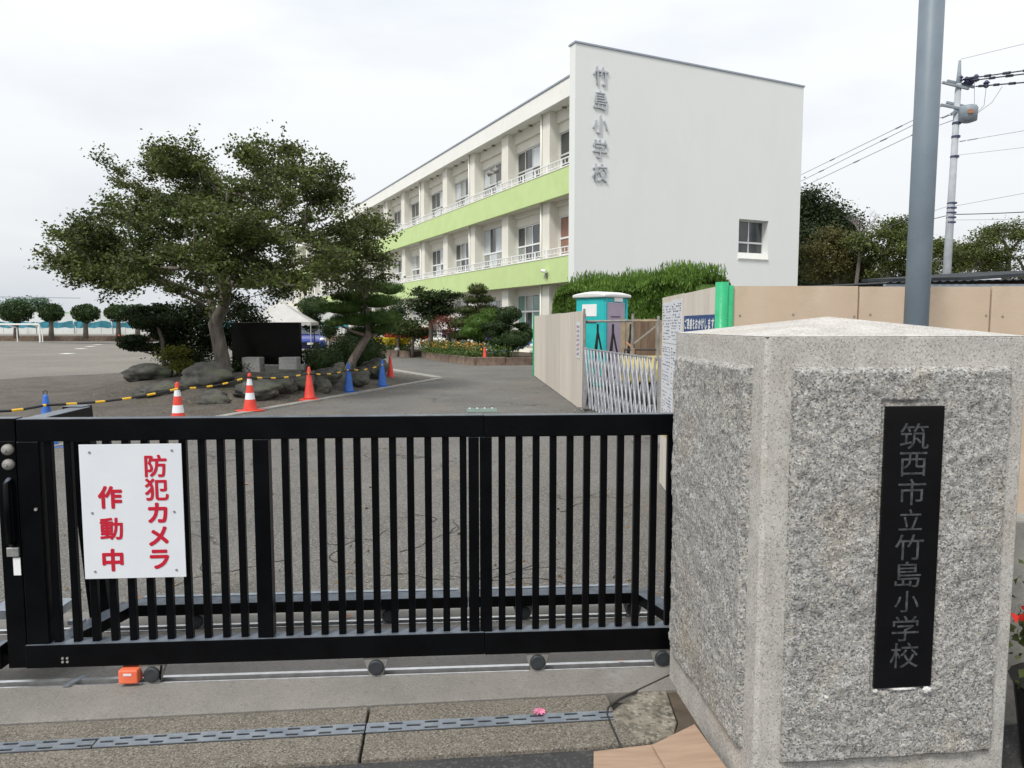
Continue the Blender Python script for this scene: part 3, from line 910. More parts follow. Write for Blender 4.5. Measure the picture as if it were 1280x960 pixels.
rough_panel('hammered_panel', .742, 1.462 - FZ0, (.087, 0, FZ0), (1, 0), 1, hole=(.389 - .087, .592 - .087, .400 - FZ0, 1.340 - FZ0, .012))
# left face: runs from the back (y = PW) to the front (y = 0)
rough_panel('hammered_panel', .742, 1.462 - FZ0, (0, PW - .062, FZ0), (0, -1), 2)
boxp('plaque', (.391, -.0262, .403, .590, -.010, 1.337), M_plaque, pil, bevel=.002)
z = 1.262
for i, chh in enumerate('筑西市立竹島小学校'):
    zz = 1.240 - i * .0908
    text_obj(chh, .092 if chh not in '小立' else .078, .0004, M_carved, 'carved_character', pil, facing(.490, -.0267, zz), bold=.0, squash=1.14)
rr = np.random.default_rng(4)
for (x0, z0, x1, z1) in ((.386, .388, .404, .402), (.56, .375, .592, .402), (.44, .395, .54, .403), (.22, .372, .235, .39)):
    mb = MB()
    lump('caulk_smear', ((x0 + x1) / 2, -.026, (z0 + z1) / 2), ((x1 - x0) / 2, .006, (z1 - z0) / 2), M_caulk, pil, int(x0 * 100), .6, 3, 2.5)

# ------------------------------------------------------------------ things on the ground near the pillar
cb = [G(742, 941), G(818, 932), G(845, 990), G(742, 990)]
mb = MB(); mb.prism([(p.x, p.y) for p in cb], -.002, .006)
tag(mb.build('cardboard_sheet', M_card, bevel=.001), 'flat sheet of brown cardboard, the lower left one on the ground by the pillar', 'cardboard', 'cardboard sheets by the pillar')
a, b, c_, d_ = G(815, 933, .012), G(868, 907, .035), G(925, 985, .03), G(860, 1010, .012)
mb = MB(); vs = [a, b, c_, d_]; mb.add([tuple(v) for v in vs] + [tuple(v + Vector((0, 0, .006))) for v in vs], [(3, 2, 1, 0), (4, 5, 6, 7), (0, 1, 5, 4), (1, 2, 6, 5), (2, 3, 7, 6), (3, 0, 4, 7)])
tag(mb.build('cardboard_sheet', M_card), 'folded piece of brown cardboard leaning against the foot of the granite pillar', 'cardboard', 'cardboard sheets by the pillar')
# fallen blossom and leaves
p = G(674, 893); rg = np.random.default_rng(2)
fl = empty('fallen_blossom', (p.x, p.y, .006), 0, 'pink fallen blossom lying on the edge of the slot drain', 'flower')
for k in range(9):
    t = k * 2 * pi / 9 + .2
    mb = MB(); r1 = .030
    mb.add([(0, 0, .004), (cos(t - .3) * r1 * .7, sin(t - .3) * r1 * .7, .010), (cos(t) * r1, sin(t) * r1, .006), (cos(t + .3) * r1 * .7, sin(t + .3) * r1 * .7, .012)], [(0, 1, 2, 3)])
    mb.build('petal', FL_pink, fl)
def dry_leaf(px, py, lab, size=.045, rz=0, z=.006):
    p = G(px, py); mb = MB()
    pts = [(-1, 0, 0), (-.5, .45, .15), (.1, .55, .22), (.7, .3, .12), (1.0, 0, .02), (.6, -.35, .14), (0, -.5, .24), (-.6, -.4, .12)]
    mb.add([(0, 0, .05)] + pts, [(0, i + 1, (i + 1) % 8 + 1) for i in range(8)])
    o = mb.build('fallen_leaf', pm('dry_leaf', (.42, .12, .04), (.55, .22, .08), 30, .8)); o.scale = (size / 2, size / 2, size / 2); o.location = (p.x, p.y, z); o.rotation_euler = (0, 0, rz)
    return tag(o, lab, 'leaf')
dry_leaf(776, 829, 'curled orange dead leaf in the gate track close to the pillar', .055, .2)
dry_leaf(305, 606, 'small orange leaf on the asphalt seen between the gate pickets', .09, .5)
dry_leaf(436, 773, 'brown dead leaf in the rear gate track', .04, 1.0, .012)

# ------------------------------------------------------------------ steel pole behind the pillar
P0 = at(1145, 404, 4.25); P1 = at(1165, 0, 4.25)
dx = (P1.x - P0.x) / (P1.z - P0.z)
pl = empty('steel_pole', (P0.x - dx * P0.z, 4.25, 0), 0, 'thick blue grey steel pole rising behind the granite pillar', 'pole')
mb = MB(); mb.tube([(0, 0, -.05), (dx * 5.0, 0, 5.0)], .066, 32); mb.build('shaft', M_poleg, pl, smooth=True)
mb = MB(); mb.lathe([(.13, 0), (.13, .012), (.075, .014), (.075, .05)], 24); mb.build('base_flange', M_steel, pl)

# ------------------------------------------------------------------ plywood hoarding
HZ = 1.845
A_ = Vector((1.47, 7.05)); B_ = Vector((1.352, 4.72))
hR = empty('plywood_hoarding', (0, 0, 0), 0, 'tan plywood hoarding behind the pillar with green taped corner and notices', 'hoarding')
dAB = (B_ - A_); L_ = dAB.length; ang = atan2(dAB.y, dAB.x)
ply = None
def ply_panel(parent, a, b, z0, z1, mat, th=.014, off=0.0, bevel=0):
    d = b - a; L = d.length
    mb = MB(); mb.box(0.006, -th / 2, z0, L - .006, th / 2, z1)
    o = mb.build('plywood_panel', mat, parent, bevel=bevel)
    o.location = (a.x, a.y, 0); o.rotation_euler = (0, 0, atan2(d.y, d.x)); return o
cuts = [0, .5, 1.0]
ply_panel(hR, A_, A_.lerp(B_, .47), .03, HZ, M_ply_w)
ply_panel(hR, A_.lerp(B_, .47), B_, .03, HZ - .004, M_ply_w)
ux_ = Vector((1, 0.012))
fr = [B_.x + .06, 2.268, 3.14, 4.05, 4.96, 5.87, 6.78]
for i in range(len(fr) - 1):
    a = Vector((fr[i], 4.72 + fr[i] * .012)); b = Vector((fr[i + 1], 4.72 + fr[i + 1] * .012))
    ply_panel(hR, a, b, .03, HZ - .003 - .004 * (i % 2), M_ply_o)
    boxp('seam_light_block', (b.x - .03, b.y + .009, .02, b.x + .03, b.y + .04, HZ - .03), M_bambo, hR)  # strip added behind the seam to stop bright sky showing through
    for k in range(1, 4):
        q = a.lerp(b, (k - .85) / 2.2 * .9 + .03)
        if k == 3: q = a.lerp(b, .97)
        mb = MB(); mb.tube([(0, 0, 0), (0, -.004, 0)], .007, 8); o = mb.build('screw', M_bracket, hR); o.location = (q.x, q.y - .007, 1.645 + .006 * ((i + k) % 3))
mb = MB(); mb.tube([(B_.x + .012, B_.y - .01, .0), (B_.x + .012, B_.y - .01, HZ + .02)], .042, 14)
mb.tube([(B_.x + .06, B_.y + .01, .0), (B_.x + .06, B_.y + .01, HZ + .0)], .034, 12)
mb.build('corner_cover', M_tape, hR, smooth=True)
# blue apology board on the left wing
def on_wing(f, off=-.012):
    q = A_.lerp(B_, f); n = Vector((dAB.y, -dAB.x)).normalized()   # outward towards the drive
    if n.x > 0: n = -n
    return q - n * off, atan2(-n.x, n.y)
wn_ = Vector((dAB.y, -dAB.x)).normalized()
if wn_.x > 0: wn_ = -wn_
wrz = atan2(wn_.x, -wn_.y)
def wing_obj(name, f0, f1, z0, z1, mat, off):
    a = A_.lerp(B_, f0) + wn_ * off; b = A_.lerp(B_, f1) + wn_ * off
    return a, b, wn_
bs = empty('apology_sign', (0, 0, 0), 0, 'dark blue board with white Japanese writing on the plywood hoarding', 'sign')
def face_box(name, f0, f1, z0, z1, mat, parent, off0=.008, th=.004):
    a = A_.lerp(B_, f0) + wn_ * (off0 + th / 2); b = A_.lerp(B_, f1) + wn_ * (off0 + th / 2); d = b - a
    mb = MB(); mb.box(0, -th / 2, z0, d.length, th / 2, z1); o = mb.build(name, mat, parent)
    o.location = (a.x, a.y, 0); o.rotation_euler = (0, 0, atan2(d.y, d.x)); return o
def wing_f(px):
    # fraction along the wing where the photograph's column px falls
    k = (px - 640) / F_PX
    lo, hi = 0.0, 1.0
    for _ in range(40):
        m_ = (lo + hi) / 2; q = A_.lerp(B_, m_)
        if q.x / q.y < k: lo = m_
        else: hi = m_
    return lo
f0, f1 = wing_f(856), wing_f(896)
zt = at(876, 394, A_.lerp(B_, (f0 + f1) / 2).y).z; zb = at(876, 416, A_.lerp(B_, (f0 + f1) / 2).y).z
face_box('board', f0, f1, zb, zt, M_blue, bs)
L_bs = (A_.lerp(B_, f0) - A_.lerp(B_, f1)).length
bs_txt = 'ご迷惑をおかけします'
for i, chh in enumerate(bs_txt):
    f = f0 + (f1 - f0) * (i + .75) / (len(bs_txt) + .5)
    q = A_.lerp(B_, f) + wn_ * .0135
    text_obj(chh, .085, .0005, M_white, 'white_character', bs, facing(q.x, q.y, (zt + zb) / 2 - .0, atan2(dAB.y, dAB.x)), bold=.0022, squash=1.0)
# notice sheets on the wing
rr = random.Random(3)
def notice(f0, f1, z0, z1, label, rows, group='notices pinned to the hoarding'):
    e = empty('notice_sheet', (0, 0, 0), 0, label, 'notice', group)
    face_box('sheet', f0, f1, z0, z1, M_paper, e)
    z = z1 - .03
    mb = MB(); a = A_.lerp(B_, f0) + wn_ * .0130; b = A_.lerp(B_, f1) + wn_ * .0130; d = (b - a); L = d.length
    while z > z0 + .02:
        x = .04 * L
        while x < L * .92:
            w = rr.uniform(.04, .16) * L
            if rr.random() < .72: mb.box(x, -.0003, z - rr.uniform(.004, .012), min(x + w, L * .95), .0003, z)
            x += w + rr.uniform(.02, .1) * L
        z -= rr.uniform(.018, .034)
    if mb.v:
        o = mb.build('print_lines', M_ink, e); o.location = (a.x, a.y, 0); o.rotation_euler = (0, 0, atan2(d.y, d.x)); o['kind'] = 'stuff'
fa, fb, fc = wing_f(829.5), wing_f(840), wing_f(853)
ym = A_.lerp(B_, .2).y
notice(fa, fb, 1.42, 1.79, 'narrow printed notice, upper left of the hoarding papers', 10)
notice(fb + .004, fc, 1.42, 1.80, 'printed notice beside the blue board, upper right of the papers', 10)
notice(fa, fb, 1.0, 1.41, 'printed notice below the upper left one on the hoarding', 10)
notice(fb + .004, fc, 1.0, 1.41, 'printed notice half hidden by the pillar edge', 10)
notice(fa, fb + .05, .62, .99, 'lowest large notice on the hoarding beside the lattice gate', 10)
o = face_box('warning_strip', fa, fb + .08, .54, .60, M_yellow, None); tag(o, 'small yellow warning strip low on the hoarding end by the lattice gate', 'strip')

# left run of hoarding along the drive
C_ = Vector((1.275, 13.05)); D_ = Vector((.68, 21.8))
hL = empty('plywood_hoarding', (0, 0, 0), 0, 'pale plywood hoarding running away along the drive with green edge', 'hoarding')
npan = 6
for i in range(npan):
    ply_panel(hL, C_.lerp(D_, i / npan), C_.lerp(D_, (i + 1) / npan), .02, 1.82 - .006 * (i % 2), M_ply_w)
    q = C_.lerp(D_, (i + 1) / npan)
    o = boxp('seam_light_block', (-.03, -.045, .02, .03, -.010, 1.79), M_bambo, hL); o.location = (q.x, q.y, 0); o.rotation_euler = (0, 0, atan2((D_ - C_).y, (D_ - C_).x))  # added seam backing, keeps the sky from shining through the gap
mb = MB(); mb.box(-.03, -.02, 0, .03, .06, 1.84); o = mb.build('edge_cover', M_tape, hL); o.location = (D_.x - .02, D_.y, 0)
mb = MB(); mb.box(-.02, -.02, 0, .02, .02, 1.86); o = mb.build('end_post', M_pipe, hL); o.location = (C_.x + .03, C_.y, 0)
dCD = (D_ - C_); wl = Vector((-dCD.y, dCD.x)).normalized()
if wl.x > 0: wl = -wl
def left_sheet(f0, f1, z0, z1, label, ink=M_ink, red=False):
    e = empty('notice_sheet', (0, 0, 0), 0, label, 'notice', 'notices pinned to the hoarding')
    a = C_.lerp(D_, f1) + wl * .012; b = C_.lerp(D_, f0) + wl * .012; d = b - a
    mb = MB(); mb.box(0, -.002, z0, d.length, .002, z1); o = mb.build('sheet', M_paper, e); o.location = (a.x, a.y, 0); o.rotation_euler = (0, 0, atan2(d.y, d.x))
    for k in range(3 if red else 1):
        mb = MB(); xx = d.length * (.2 + .25 * k); z = z1 - .06
        while z > z0 + .08:
            mb.box(xx, -.0034, z - .05, xx + d.length * .14, -.0022, z); z -= rr.uniform(.075, .1)
        o = mb.build('print_lines', [M_ink, M_inkr, M_ink][k] if red else ink, e); o.location = (a.x, a.y, 0); o.rotation_euler = (0, 0, atan2(d.y, d.x)); o['kind'] = 'stuff'
left_sheet(.025, .075, .95, 1.62, 'tall narrow sheet with dark and red writing at the near end of the left hoarding', red=True)

# ------------------------------------------------------------------ accordion (scissor) gate between the hoardings
LG0 = Vector((C_.x + .05, C_.y - .05)); LG1 = Vector((1.90, 9.2)); dL = LG1 - LG0; LL = dL.length
lg = empty('lattice_gate', (LG0.x, LG0.y, 0), atan2(dL.y, dL.x), 'silver folding lattice gate drawn across the site entrance', 'lattice gate')
NW = 19; u_ = LL / NW
def lat_me(sign):
    mb = MB(); x0, x1 = (0, 2 * u_) if sign > 0 else (2 * u_, 0)
    mb.bar((x0, .012 * sign, .10), (x1, .012 * sign, 1.14), .020, .030)
    mb.box(x1 - .03, .012 * sign - .012, 1.135, x1 + .03, .012 * sign + .012, 1.155)
    return mb
mA = lat_me(1).build('lattice_bar', M_silver, lg); mB = lat_me(-1).build('lattice_bar', M_silver, lg)
for i in range(1, NW - 1):
    for q in (mA, mB):
        o = q.copy(); COL.objects.link(o); o.parent = lg; o.location = (i * u_, 0, 0)
for x in (0, LL):
    o = boxp('end_post', (x - .02, -.03, .05, x + .02, .03, 1.17), M_silver, lg)
vb = None
for i in range(0, NW + 1, 2):
    if vb is None:
        vb = boxp('lattice_upright', (-.008, -.012, .08, .008, .012, 1.12), M_silver, lg); vb.location = (i * u_, 0, 0)
    else:
        o = vb.copy(); COL.objects.link(o); o.parent = lg; o.location = (i * u_, 0, 0)
for i in range(1, NW, 4):
    mb = MB(); mb.bar((0, -.22, .09), (0, .22, .09), .03, .03)
    mb.tube([(-.02, -.20, .035), (.02, -.20, .035)], .035, 12); mb.tube([(-.02, .20, .035), (.02, .20, .035)], .035, 12)
    o = mb.build('caster', M_bracket, lg); o.location = (i * u_, 0, 0)

# ------------------------------------------------------------------ portable toilet
tp = at(752, 400, 17.2)
tl = empty('portable_toilet', (tp.x, tp.y, 0), R(43), 'teal portable toilet with lilac door and white roof behind the hoarding', 'portable toilet')
W = .44
mb = MB(); mb.box(-W, -W, .12, W, W, 2.20); mb.build('cabin', M_teal, tl, bevel=.05, seg=3)
# front is the local -y side turned right; door, frame ribs
mb = MB(); mb.box(-W + .09, -W - .022, .2, W - .14, -W + .01, 2.08); dr = mb.build('door', M_lilac, tl, bevel=.03, seg=3)
boxp('door_handle', (-.22, -W - .03, 1.74, .12, -W - .024, 1.76), M_cable, dr)
boxp('door_sign', (-.10, -W - .030, 2.10, .20, -W - .003, 2.20), M_white, tl)
for x in (-W + .02, W - .10): boxp('door_jamb', (x, -W - .03, .14, x + .06, -W + .004, 2.15), M_teal, tl, bevel=.01)
boxp('vent_panel', (-W - .008, -.22, 1.76, -W + .002, .22, 2.04), M_white, tl)
boxp('side_label', (-W - .006, -.22, 1.60, -W + .002, .18, 1.64), M_cable, tl)
mb = MB(); rf = []
for k in range(9):
    t = k / 8; rf.append((.09 + .06 * sin(pi * t) ** .6, t))
vs = []; q_ = W + .06
for (hh__, t) in rf:
    y = -q_ + 2 * q_ * t
    vs += [(-q_, y, 2.19), (q_, y, 2.19), (q_, y, 2.19 + hh__ * .75), (q_ * .6, y, 2.19 + hh__), (-q_ * .6, y, 2.19 + hh__), (-q_, y, 2.19 + hh__ * .75)]
fs = [(i * 6 + k, i * 6 + (k + 1) % 6, (i + 1) * 6 + (k + 1) % 6, (i + 1) * 6 + k) for i in range(8) for k in range(6)] + [tuple(range(5, -1, -1)), tuple(48 + k for k in range(6))]
mb.add(vs, fs); mb.build('roof', M_twhite, tl, bevel=.03, seg=3)
boxp('skid_base', (-W - .03, -W - .03, 0, W + .03, W + .03, .12), M_bracket, tl)

# ------------------------------------------------------------------ scaffold rail, barricade stands, boards, yellow machine in the site
sc_ = empty('scaffold_rail', (0, 0, 0), 0, 'grey scaffold pipe rail with uprights in front of the portable toilet', 'scaffold')
yS = 12.6
def pz(px, py, Y): return at(px, py, Y)
for (px, y0, y1, Y) in ((731, 392, 440, 13.2), (791, 392, 452, 12.4), (823, 395, 452, 12.0)):
    a = at(px, y0, Y); MB().tube([(a.x, Y, 0), (a.x, Y, a.z)], .024, 10).build('upright_pipe', M_pipe, sc_)
a = at(728, 402, 13.2); b = at(791, 401, 12.4); c = at(823, 401, 12.0)
MB().tube([a, b], .022, 10).build('rail_pipe', M_pipe, sc_)
MB().tube([b, c], .022, 10).build('rail_pipe', M_bambo, sc_)
MB().tube([at(793, 429, 12.4), at(821, 407, 12.0)], .014, 8).build('brace_pipe', M_silver, sc_)
MB().tube([at(783, 428, 12.5), at(792, 436, 12.4), at(792, 455, 12.4)], .02, 8).build('brace_pipe', M_rust, sc_)
def a_stand(px, Y, label, s=.9):
    q = at(px, 430, Y)
    e = empty('barricade_stand', (q.x, Y, 0), R(20), label, 'stand', 'black folding barricade stands')
    for sx, sy in ((-.30, -.14), (.30, -.14), (.06, .30)):
        MB().tube([(sx, sy, 0), (sx * .4, sy * .4, .9 * s), (0, 0, 1.62 * s)], .018, 8).build('leg', M_bk, e)
    MB().tube([(-.14, 0, .6), (.14, 0, .6)], .014, 8).build('cross_bar', M_bk, e)
    MB().tube([(0, 0, 1.60 * s), (0, 0, 1.76 * s)], .022, 8).build('clamp', M_bk, e)
a_stand(747, 13.6, 'black folding stand at the left in front of the teal toilet wall')
a_stand(766, 13.2, 'black folding stand in front of the lilac toilet door')
a_stand(788, 13.9, 'black folding stand beside the brown boards')
bd = empty('board_stack', (0, 0, 0), 0, 'dark brown boards standing upright behind the scaffold rail', 'boards')
for i, (px, w, m) in enumerate(((779, 6, M_bambo), (787, 9, M_bambo), (797, 9, M_dkboard), (806, 9, M_dkboard), (815, 10, M_dkboard), (825, 10, M_bambo))):
    a = at(px, 397 + 2 * (i % 2), 15.5); ww = w / 900 * 15.5
    boxp('board', (a.x - ww / 2, 15.5 + .02 * i, 0, a.x + ww / 2, 15.53 + .02 * i, a.z - .02), m, bd)
ym_ = at(798, 470, 10.6)
ye = empty('site_machine', (2.30, 12.6, 0), R(84), 'low yellow site machine parked behind the lattice gate', 'machine')
mb = MB(); prof = [(-.75, .62), (-.75, .85), (-.55, 1.02), (.35, 1.02), (.60, .86), (.75, .80), (.75, .62)]
vs = [(x, -.42, z) for x, z in prof] + [(x, .42, z) for x, z in prof]; n = len(prof)
mb.add(vs, [tuple(range(n)), tuple(range(2 * n - 1, n - 1, -1))] + [(i, (i + 1) % n, n + (i + 1) % n, n + i) for i in range(n)])
mb.build('body', pm('dull_yellow', (.36, .29, .10), (.44, .37, .16), 5, .6, stain=[((.22, .19, .12), 4, .55, .7, .6)]), ye, bevel=.04)
for sx in (-.6, .6):
    for sy in (-.38, .38):
        mb = MB(); mb.tube([(sx, sy - .08, .22), (sx, sy + .08, .22)], .22, 18); mb.build('wheel', M_rubber, ye, bevel=.02)
boxp('grille', (-.3, -.428, .7, .2, -.415, .9), M_bk, ye)
boxp('undercarriage', (-.7, -.36, .25, .7, .36, .615), M_rubber, ye, bevel=.03)
MB().tube([(.45, -.3, .8), (.5, -.3, 1.12), (.5, .3, 1.12), (.45, .3, .8)], .018, 8).build('handle_frame', M_bk, ye)

# ------------------------------------------------------------------ hedge
hl = Vector((1.75, 25.6)); hr = Vector((5.28, 19.2)); dh = hr - hl; HL = dh.length
hd = empty('clipped_hedge', (hl.x, hl.y, 0), atan2(dh.y, dh.x), 'tall green conifer hedge with feathery top in front of the white end wall', 'hedge')
rg = np.random.default_rng(21)
def superell(n, a, b, hgt, rg):
    u = rg.uniform(-pi, pi, n); v = rg.uniform(0, 1, n)
    return u, v
n = 85000
Pt = []
hw, hh = .75, 2.92
# front/back faces, top, rounded ends
k = n
x = rg.uniform(-.1, HL, k)
prof_t = rg.uniform(0, 1, k)
side = rg.choice([-1, 1], k, p=[.75, .25])
ontop = rg.random(k) < .38
top = hh + .07 * np.sin(x * 1.3) + .06 * np.sin(x * 3.1 + 1)
endr = np.clip(x / .9, 0.0, 1) ** .45
top = top * (.55 + .45 * endr)
yy = np.where(ontop, rg.uniform(-hw, hw, k), side * hw * (1 - .25 * prof_t ** 4))
zz = np.where(ontop, top - .15 * np.abs(yy / hw) ** 3 * 1.5, prof_t * (top - .05))
yy = yy * (.35 + .65 * endr)
inw = rg.random(k) ** 1.6 * .35
bump = .10 * np.sin(x * 4 + zz * 3) * np.cos(zz * 5 - x)
yy = yy - np.sign(yy) * (inw + bump) * ~ontop
zz = zz - inw * .5 * ontop
Pt = np.stack([x, -yy * -1, zz], 1)
axis = np.stack([rg.normal(size=k) * .15, np.sign(yy) * (.35 * ~ontop), np.full(k, 1.0)], 1)
leaf_mesh('foliage', Pt, .13, L_hedge, hd, rg, .30, axis=axis, jit=.38)
k = 5200
xs = rg.uniform(1.1, HL, k); tops = hh + .07 * np.sin(xs * 1.3) + .06 * np.sin(xs * 3.1 + 1)
Pt = np.stack([xs, rg.uniform(-.6, .6, k), tops - .10 + .05 * np.sin(xs * 9) + rg.random(k) ** 2.5 * .34], 1)
leaf_mesh('top_shoots', Pt, .17, L_hedge, hd, rg, .20, axis=np.tile([0, 0, 1.0], (k, 1)), jit=.16)
mb = MB(); mb.box(.35, -.55, 0, HL + .02, .55, hh - .22)
mb.build('inner_twigs', L_hedge, hd, bevel=.25)
for i in range(5):
    MB().tube([(.8 + i * 1.6, 0, -.05), (.8 + i * 1.6, 0, .6)], .06, 8).build('stem', M_bark, hd)

# ------------------------------------------------------------------ school building (local x = along the end wall, y = along the facade)
bA = atan2(.434, .901)
bld = empty('school_building', (2.52, 29.2, 0), bA, 'three storey cream school building with lime green balcony bands', 'school building')
W_B = 12.25; LEN = 78.0; XF = .33; XC = .70; XW = 1.17
PITCHC = 4.28; Y0C = 3.42
floors = [(0, 3.32, 4.44), (1, 6.95, 8.10)]
# end wall with window hole
def wallx(name, x0, x1, y0, y1, z0, z1, mat=M_cream): return boxp(name, (x0, y0, z0, x1, y1, z1), mat, bld)
gw = (8.53, 10.30, 4.78, 6.28)
TH = .42
mb = MB()
mb.box(-.05, -.02, -.1, gw[0], TH, 12.52); mb.box(gw[1], -.02, -.1, W_B, TH, 12.52)
mb.box(gw[0], -.02, -.1, gw[1], TH, gw[2]); mb.box(gw[0], -.02, gw[3], gw[1], TH, 12.52)
mb.build('end_wall', M_gable, bld)
boxp('coping', (-.09, -.06, 12.522, W_B + .04, TH + .06, 12.60), M_coping, bld, bevel=.01)
boxp('back_wall', (W_B - .3, TH + .001, -.1, W_B - .002, LEN, 11.3), M_cream, bld)
# end wall window
def window_obj(name, parent, w, h, frame, panes, fmat=M_alu, transom=None, mullions=1, fd=.06, fw=.055):
    """frame mesh + panes; local x = width, facing local -y, origin bottom left"""
    mb = MB()
    mb.box(0, 0, 0, fw, fd, h); mb.box(w - fw, 0, 0, w, fd, h); mb.box(fw, 0, 0, w - fw, fd, fw); mb.box(fw, 0, h - fw, w - fw, fd, h)
    xs = [fw + (w - 2 * fw) * (i) / (mullions + 1) for i in range(mullions + 2)]
    for x in xs[1:-1]: mb.box(x - fw / 2, .004, fw, x + fw / 2, fd - .004, h - fw)
    zs = [fw, h - fw]
    if transom:
        mb.box(fw, -.01, transom - fw * .7, w - fw, fd + .01, transom + fw * .7); zs = [fw, transom, h - fw]
    o = mb.build(name, fmat, parent)
    k = 0
    for i in range(len(xs) - 1):
        for j in range(len(zs) - 1):
            m = panes[k % len(panes)]; k += 1
            mb = MB(); mb.box(xs[i] + .02, fd * .45, zs[j] + .02, xs[i + 1] - .02, fd * .6, zs[j + 1] - .02); mb.build('pane', m, o)
    return o
wo = window_obj('window', bld, gw[1] - gw[0] - .004, gw[3] - gw[2] - .004, None, [M_glassd, M_glassd, M_glassd, M_glassd], transom=.5)
wo.location = (gw[0] + .002, .30, gw[2] + .002)
MB().add([(gw[0] - .03, -.02, gw[2] - .005), (gw[1] + .03, -.02, gw[2] - .005), (gw[1] + .0, -.09, gw[2] - .26), (gw[0] - .03, -.09, gw[2] - .26),
          (gw[0] - .03, -.02, gw[2] - .36), (gw[1] + .0, -.02, gw[2] - .36)], [(0, 1, 2, 3), (3, 2, 5, 4), (0, 3, 4), (1, 5, 2), (0, 4, 5, 1)]).build('sill', M_fascia, bld)
# kanji on the end wall
for i, chh in enumerate('竹島小学校'):
    text_obj(chh, .79, .030, M_letter, 'raised_character', bld, facing(1.11, -.058, 11.42 - i * .945), bold=.0, squash=.95)

y1F = [4.72 + 4.30 * i for i in range(-1, 18)]
def seg_panels(name, mat, x0, x1, z0, z1, yend, bevel=.012):
    ys = [TH + .001] + [4.72 + 4.30 * i for i in range(0, 40) if 4.72 + 4.30 * i < yend] + [yend]
    for a, b in zip(ys[:-1], ys[1:]):
        mb = MB(); mb.box(x0, a + .009, z0, x1, b - .009, z1); mb.build(name, mat, bld, bevel=bevel, seg=1)
SPLIT = 64.0
seg_panels('green_band_panel', M_green, XF, XF + .14, 3.32, 4.42, SPLIT)
seg_panels('green_band_panel', M_green, XF, XF + .14, 6.95, 8.08, LEN - 4)
seg_panels('fascia_panel', M_fascia, XF, XF + .16, 10.86, 11.62, LEN)
for zt_ in (4.42, 8.08):
    boxp('band_coping', (XF - .02, TH + .001, zt_ + .001, XF + .16, SPLIT if zt_ < 5 else LEN - 4, zt_ + .05), M_fascia, bld)
boxp('roof_edge', (XF - .04, TH + .001, 11.622, XF + .3, LEN, 11.69), M_coping, bld)
boxp('roof', (XF + .16, TH + .001, 10.90, W_B - .31, LEN, 11.30), M_fascia, bld)
for z_, e_ in ((3.36, SPLIT), (6.99, LEN - 4)):
    boxp('balcony_floor', (XF + .141, TH + .001, z_, XW, e_, z_ + .14), M_cream, bld)
# railings
def railing(zb, yend):
    h = .36
    boxp('railing_top', (XF + .04, TH + .01, zb + h - .04, XF + .10, yend, zb + h), M_railw, bld)
    boxp('railing_bottom', (XF + .05, TH + .01, zb + .10, XF + .09, yend, zb + .13), M_railw, bld)
    y = TH + .2; mb = MB(); i = 0
    while y < yend:
        if i % 4 == 0: mb.box(XF + .035, y - .03, zb, XF + .105, y + .03, zb + h - .041)
        else: mb.box(XF + .055, y - .012, zb + .131, XF + .085, y + .012, zb + h - .041)
        y += .30; i += 1
    o = mb.build('balusters', M_railw, bld); o['kind'] = 'stuff'
railing(4.471, SPLIT); railing(8.131, LEN - 4)
# columns, wall, windows: floor zero levels
lev = [(0.0, 3.36), (3.50, 6.99), (7.13, 10.90)]
nb = int((LEN - Y0C) / PITCHC)
colme = {}
for fi, (z0, z1) in enumerate(lev):
    for k in range(nb + 1):
        y0 = Y0C + PITCHC * k
        key = fi
        if key not in colme:
            mb = MB(); mb.box(XC, 0, z0, XW - .001, .76, z1 - .002); o = mb.build('column', M_cream, bld); colme[key] = o.data
        else: o = part('column', colme[key], bld)
        o.location = (0, y0, 0)
        if k % 2 == 0 and y0 < 60:
            mb = MB(); mb.tube([(XC - .05, y0 + .70, z0), (XC - .05, y0 + .70, z1 - .01)], .045, 8)
            mb.build('downpipe', M_fascia, bld, smooth=True)
# wall pieces and windows per bay
panes_sets = [
    [M_glassc, M_glassl, M_glassd], [M_glassd, M_glassd, M_glassl], [M_glassl, M_glassc, M_glassd], [M_glassd, M_glassc, M_glassc],
    [M_glassc, M_glassd, M_glassd], [M_glassd, M_glassl, M_glassc]]
wrand = random.Random(5)
wincache = {}
def bay(fi, ya, yb, key, wl_, wr_, zs, zt, mull, trans, panes, fmat=M_railw, shutter=True):
    """one bay of wall between columns; window from ya+wl_ to yb-wr_; seen from outside (-x) the panes run along y"""
    z0, z1 = lev[fi]
    mb = MB(); a = ya + wl_; b = yb - wr_
    mb.box(XW, ya, z0, XW + .2, a, z1); mb.box(XW, b, z0, XW + .2, yb, z1)
    mb.box(XW, a, z0, XW + .2, b, zs); mb.box(XW, a, zt, XW + .2, b, z1)
    mb.build('wall', M_cream, bld)
    boxp('lintel_beam', (XW - .14, ya + .001, zt + .42, XW - .001, yb - .001, z1 - .004), M_cream, bld, bevel=.01)
    boxp('sill', (XW - .06, a - .03, zs - .07, XW - .001, b, zs), M_cream, bld)
    o = window_obj('window', bld, b - a - .01, zt - zs - .01, None, panes, fmat, transom=trans, mullions=mull)
    o.location = (XW + .05, b - .005, zs + .005); o.rotation_euler = (0, 0, -pi / 2)
